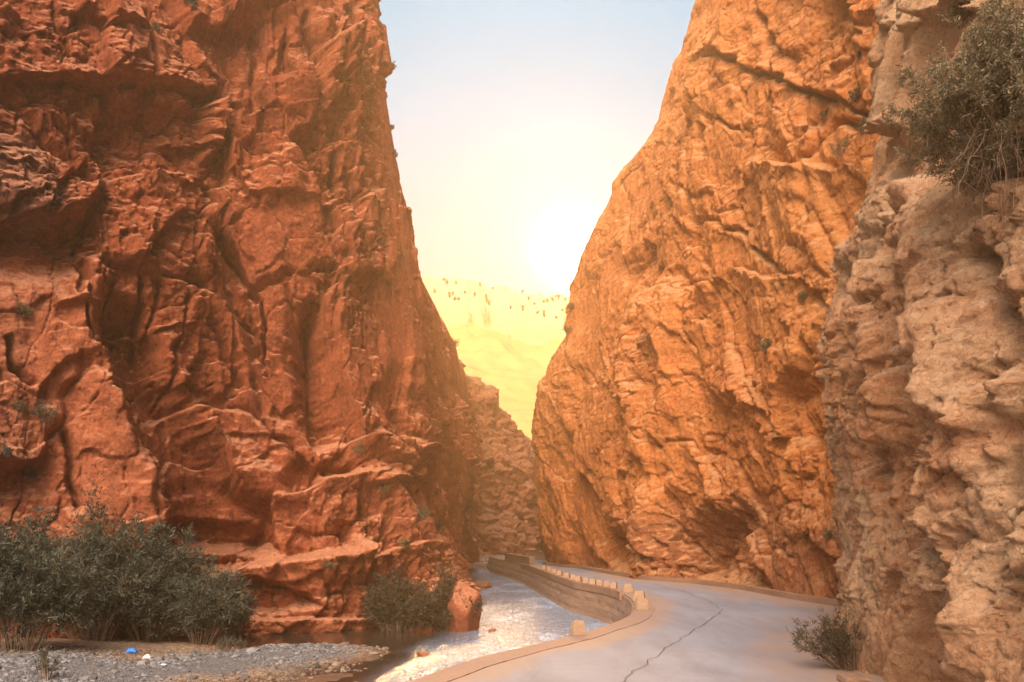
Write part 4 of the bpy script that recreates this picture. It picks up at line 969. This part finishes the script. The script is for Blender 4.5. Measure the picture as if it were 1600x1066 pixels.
# ------------------------------------------------------------------ loose stones
def ico():
    t = (1 + 5 ** 0.5) / 2
    v = np.array([(-1, t, 0), (1, t, 0), (-1, -t, 0), (1, -t, 0), (0, -1, t), (0, 1, t), (0, -1, -t), (0, 1, -t), (t, 0, -1), (t, 0, 1), (-t, 0, -1), (-t, 0, 1)], float) / 1.9
    f = np.array([(0, 11, 5), (0, 5, 1), (0, 1, 7), (0, 7, 10), (0, 10, 11), (1, 5, 9), (5, 11, 4), (11, 10, 2), (10, 7, 6), (7, 1, 8), (3, 9, 4), (3, 4, 2), (3, 2, 6), (3, 6, 8), (3, 8, 9), (4, 9, 5), (2, 4, 11), (6, 2, 10), (8, 6, 7), (9, 8, 1)])
    return v, f
IV, IF = ico()
def scatter(name, P, size, mat, tint, flat=0.6, parent=None):
    n = len(P); r = np.random.default_rng(3)
    v = IV[None] * (1 + r.normal(0, 0.16, (n, 12, 3))); a = r.uniform(0, 6.28, n)
    sc3 = np.stack([r.uniform(0.7, 1.3, n), r.uniform(0.7, 1.1, n), r.uniform(0.4, 0.8, n) * flat / 0.6], -1) * size[:, None]
    v = v * sc3[:, None]; x = v[..., 0] * np.cos(a)[:, None] - v[..., 1] * np.sin(a)[:, None]; y = v[..., 0] * np.sin(a)[:, None] + v[..., 1] * np.cos(a)[:, None]
    v = np.stack([x, y, v[..., 2]], -1) + P[:, None]
    f = IF[None] + (np.arange(n) * 12)[:, None, None]
    return mesh_np(name, v.reshape(-1, 3), f.reshape(-1, 3), mat, parent, smooth=False, tint=np.repeat(tint, 12, axis=0))
m = NT('river_stones'); ta = m.n('ShaderNodeAttribute', attribute_name='tint')
M['stones'] = m.set(Base_Color=m.mix(m.rng(m.noise(25), 0.4, 0.7, 0, 0.4), ta.outputs['Color'], (0.15, 0.12, 0.1)), Roughness=0.8)
xb = np.linspace(-60, 30, 901); yb = np.linspace(-30, 140, 1701)
n = 60000
Px = rng.uniform(-19, 0, n); Py = rng.uniform(19, 39, n); pz, sd = bedz(Px, Py)
gmask = sdf(Px.astype(np.float32), Py.astype(np.float32), GREY)
pat = fbm(Px.astype(np.float32) * 0.7, Py.astype(np.float32) * 0.9, 777, 4)
keep = (sd > -1.0) & (rng.uniform(0, 1, n) < np.where(gmask > -0.3, 1.0, 0.40) * np.clip(0.55 + 1.6 * pat, 0.04, 1)) & (gmask > -1.6 - 3 * (Px > -9))
Px, Py, pz, gmask = Px[keep], Py[keep], pz[keep], gmask[keep]; n = len(Px)
size = np.clip(rng.lognormal(-3.45, 0.6, n), 0.015, 0.22)
gv = rng.uniform(0.05, 0.24, n)[:, None]; grey = gv * np.array([1.0, 0.96, 0.98]); tan = gv * np.array([1.15, 0.78, 0.52])
tt = np.where((gmask + rng.normal(0, 0.5, n) > 0)[:, None], grey, tan)
gravel = scatter('gravel', np.stack([Px, Py, pz + size * 0.1], -1), size, M['stones'], tt)
tag(gravel, 'grey and tan pebbles strewn over the gravel bar', 'gravel', kind='stuff')
n = 900
Px = rng.uniform(-6, -1, n); Py = rng.uniform(93, 104, n)
gz = -1.75 + 1.7 * np.clip((Py - 97) / 7, 0, 1)
size = np.clip(rng.lognormal(-1.8, 0.5, n), 0.06, 0.5); gv = rng.uniform(0.12, 0.4, n)[:, None]
rub = scatter('rubble', np.stack([Px, Py, gz], -1), size, M['stones'], gv * np.array([1.1, 0.72, 0.52])); tag(rub, 'broken rubble on the far river bank below the brown slope', 'rubble', kind='stuff')
# stones standing in the rapids
def boulder(loc, w, d, h, seed, mat, label, name='boulder', group=None, res=40):
    r = np.random.default_rng(seed)
    th = np.linspace(0, np.pi, res); ph = np.linspace(0, 2 * np.pi, 2 * res + 1)
    T, Ph = np.meshgrid(th, ph, indexing='ij')
    n_ = np.stack([np.sin(T) * np.cos(Ph), np.sin(T) * np.sin(Ph), np.cos(T)], -1)
    dist = np.full(T.shape, 1.25)
    for _ in range(16):
        q = unit(r.normal(0, 1, 3)); c_ = n_ @ q
        dist = np.where(c_ > 0.05, np.minimum(dist, r.uniform(0.78, 1.05) / np.maximum(c_, 0.05)), dist)
    P = n_ * dist[..., None]
    P *= (1 + 0.04 * fbm((P[..., 0] + 3.1 * P[..., 2]) * 3, (P[..., 1] - 2.3 * P[..., 2]) * 3, seed, 5))[..., None]
    P = P * np.array([w, d, h]) / 2
    i = np.arange(P.shape[0] * P.shape[1]).reshape(P.shape[:2]); f = np.stack([i[:-1, :-1], i[1:, :-1], i[1:, 1:], i[:-1, 1:]], -1).reshape(-1, 4)
    o = mesh_np(name, P.reshape(-1, 3), f, mat, smooth=True, tint=np.tile(np.array([[0.5, 0.2, 0.4]]), (P.size // 3, 1)))
    o.location = loc; return tag(o, label, 'boulder', group)
p = at(366, 992, -1.4); boulder((p[0], p[1], -1.0), 1.15, 1.0, 1.2, 5, M['rock_left'], 'pale rounded boulder at the right end of the bank bushes')
p = at(728, 985, -1.6); boulder((p[0] - 0.25, p[1] + 0.4, -0.9), 1.7, 1.9, 3.0, 6, M['rock_left'], 'tall brown boulder between the dark bushes and the bright water')
p = at(750, 918, -1.6); boulder((p[0], p[1], -1.5), 1.6, 2.2, 1.0, 8, M['rock_far'], 'low dark rock jutting into the river beyond the wall corner')
p = at(1336, 1066, 0.0); o = bpy.data.objects.new('concrete_block', block_mesh('concrete_block', 0.5, 0.5, 0.14, 77, M['kerb'], 0.95)); col.objects.link(o); o.location = (p[0] - 0.05, p[1] - 0.05, 0.0)
tag(o, 'low pinkish concrete block at the foot of the near tan wall', 'block')

for k, (px, py, w_, lb) in enumerate([(300, 1030, 0.34, 'small pinkish boulder on the bank below the smaller grey green bush'), (508, 1010, 0.30, 'lone grey boulder at the edge of the still pool'), (660, 1022, 0.32, 'wet brown boulder where the gravel bar meets the rapids'), (770, 985, 0.30, 'dark boulder breaking the bright water in midstream')]):
    p = at(px, py, -1.55); boulder((p[0], p[1], -1.55 if k != 3 else -1.6), w_ * 1.2, w_, w_ * 0.9, 60 + k, M['rock_far'], lb, res=20)
# litter on the gravel
def scrap(name, px, py, w, h, color, label, cat, seed):
    r = np.random.default_rng(seed); m = NT('plastic_' + name); mat = m.set(Base_Color=color, Roughness=0.45)
    n = 14; u, v = np.meshgrid(np.linspace(-1, 1, n), np.linspace(-1, 1, n))
    z = h * (1 - 0.5 * (u * u + v * v)) * (0.75 + 0.5 * fbm((u * 2.2 + 9).astype(np.float32), (v * 2.2).astype(np.float32), seed, 4))
    rr_ = 1 + 0.25 * fbm(u * 1.4 + 3, v * 1.4, seed + 3, 3)
    top = np.stack([u * w / 2 * rr_, v * w * 0.35 * rr_, np.maximum(z, 0.02)], -1).reshape(-1, 3); bot = top.copy(); bot[:, 2] = 0.0
    i = np.arange(n * n).reshape(n, n); f = np.stack([i[:-1, :-1], i[:-1, 1:], i[1:, 1:], i[1:, :-1]], -1).reshape(-1, 4)
    ring = np.concatenate([i[0, :], i[1:, -1], i[-1, -2::-1], i[-2:0:-1, 0]]); nx_ = np.roll(ring, -1)
    side = np.stack([ring, ring + n * n, nx_ + n * n, nx_], -1)
    o = mesh_np(name, np.concatenate([top, bot]), np.concatenate([f, f[:, ::-1] + n * n, side]), mat, smooth=True)
    pz_ = at(px, py, -1.42); zz_, _ = bedz(np.array([pz_[0]]), np.array([pz_[1]])); o.location = (pz_[0], pz_[1], float(zz_[0]) + 0.02); return tag(o, label, cat)
scrap('plastic_bag', 206, 1026, 0.36, 0.20, (0.03, 0.22, 0.72), 'crumpled bright blue plastic bag on the sand in front of the bushes', 'plastic bag', 1)
scrap('paper_scrap', 230, 1034, 0.26, 0.14, (0.72, 0.68, 0.62), 'crumpled white scrap right of the blue bag', 'litter', 2)
scrap('paper_scrap', 255, 1045, 0.20, 0.05, (0.75, 0.74, 0.72), 'flat white scrap on the grey gravel below the crumpled one', 'litter', 3)
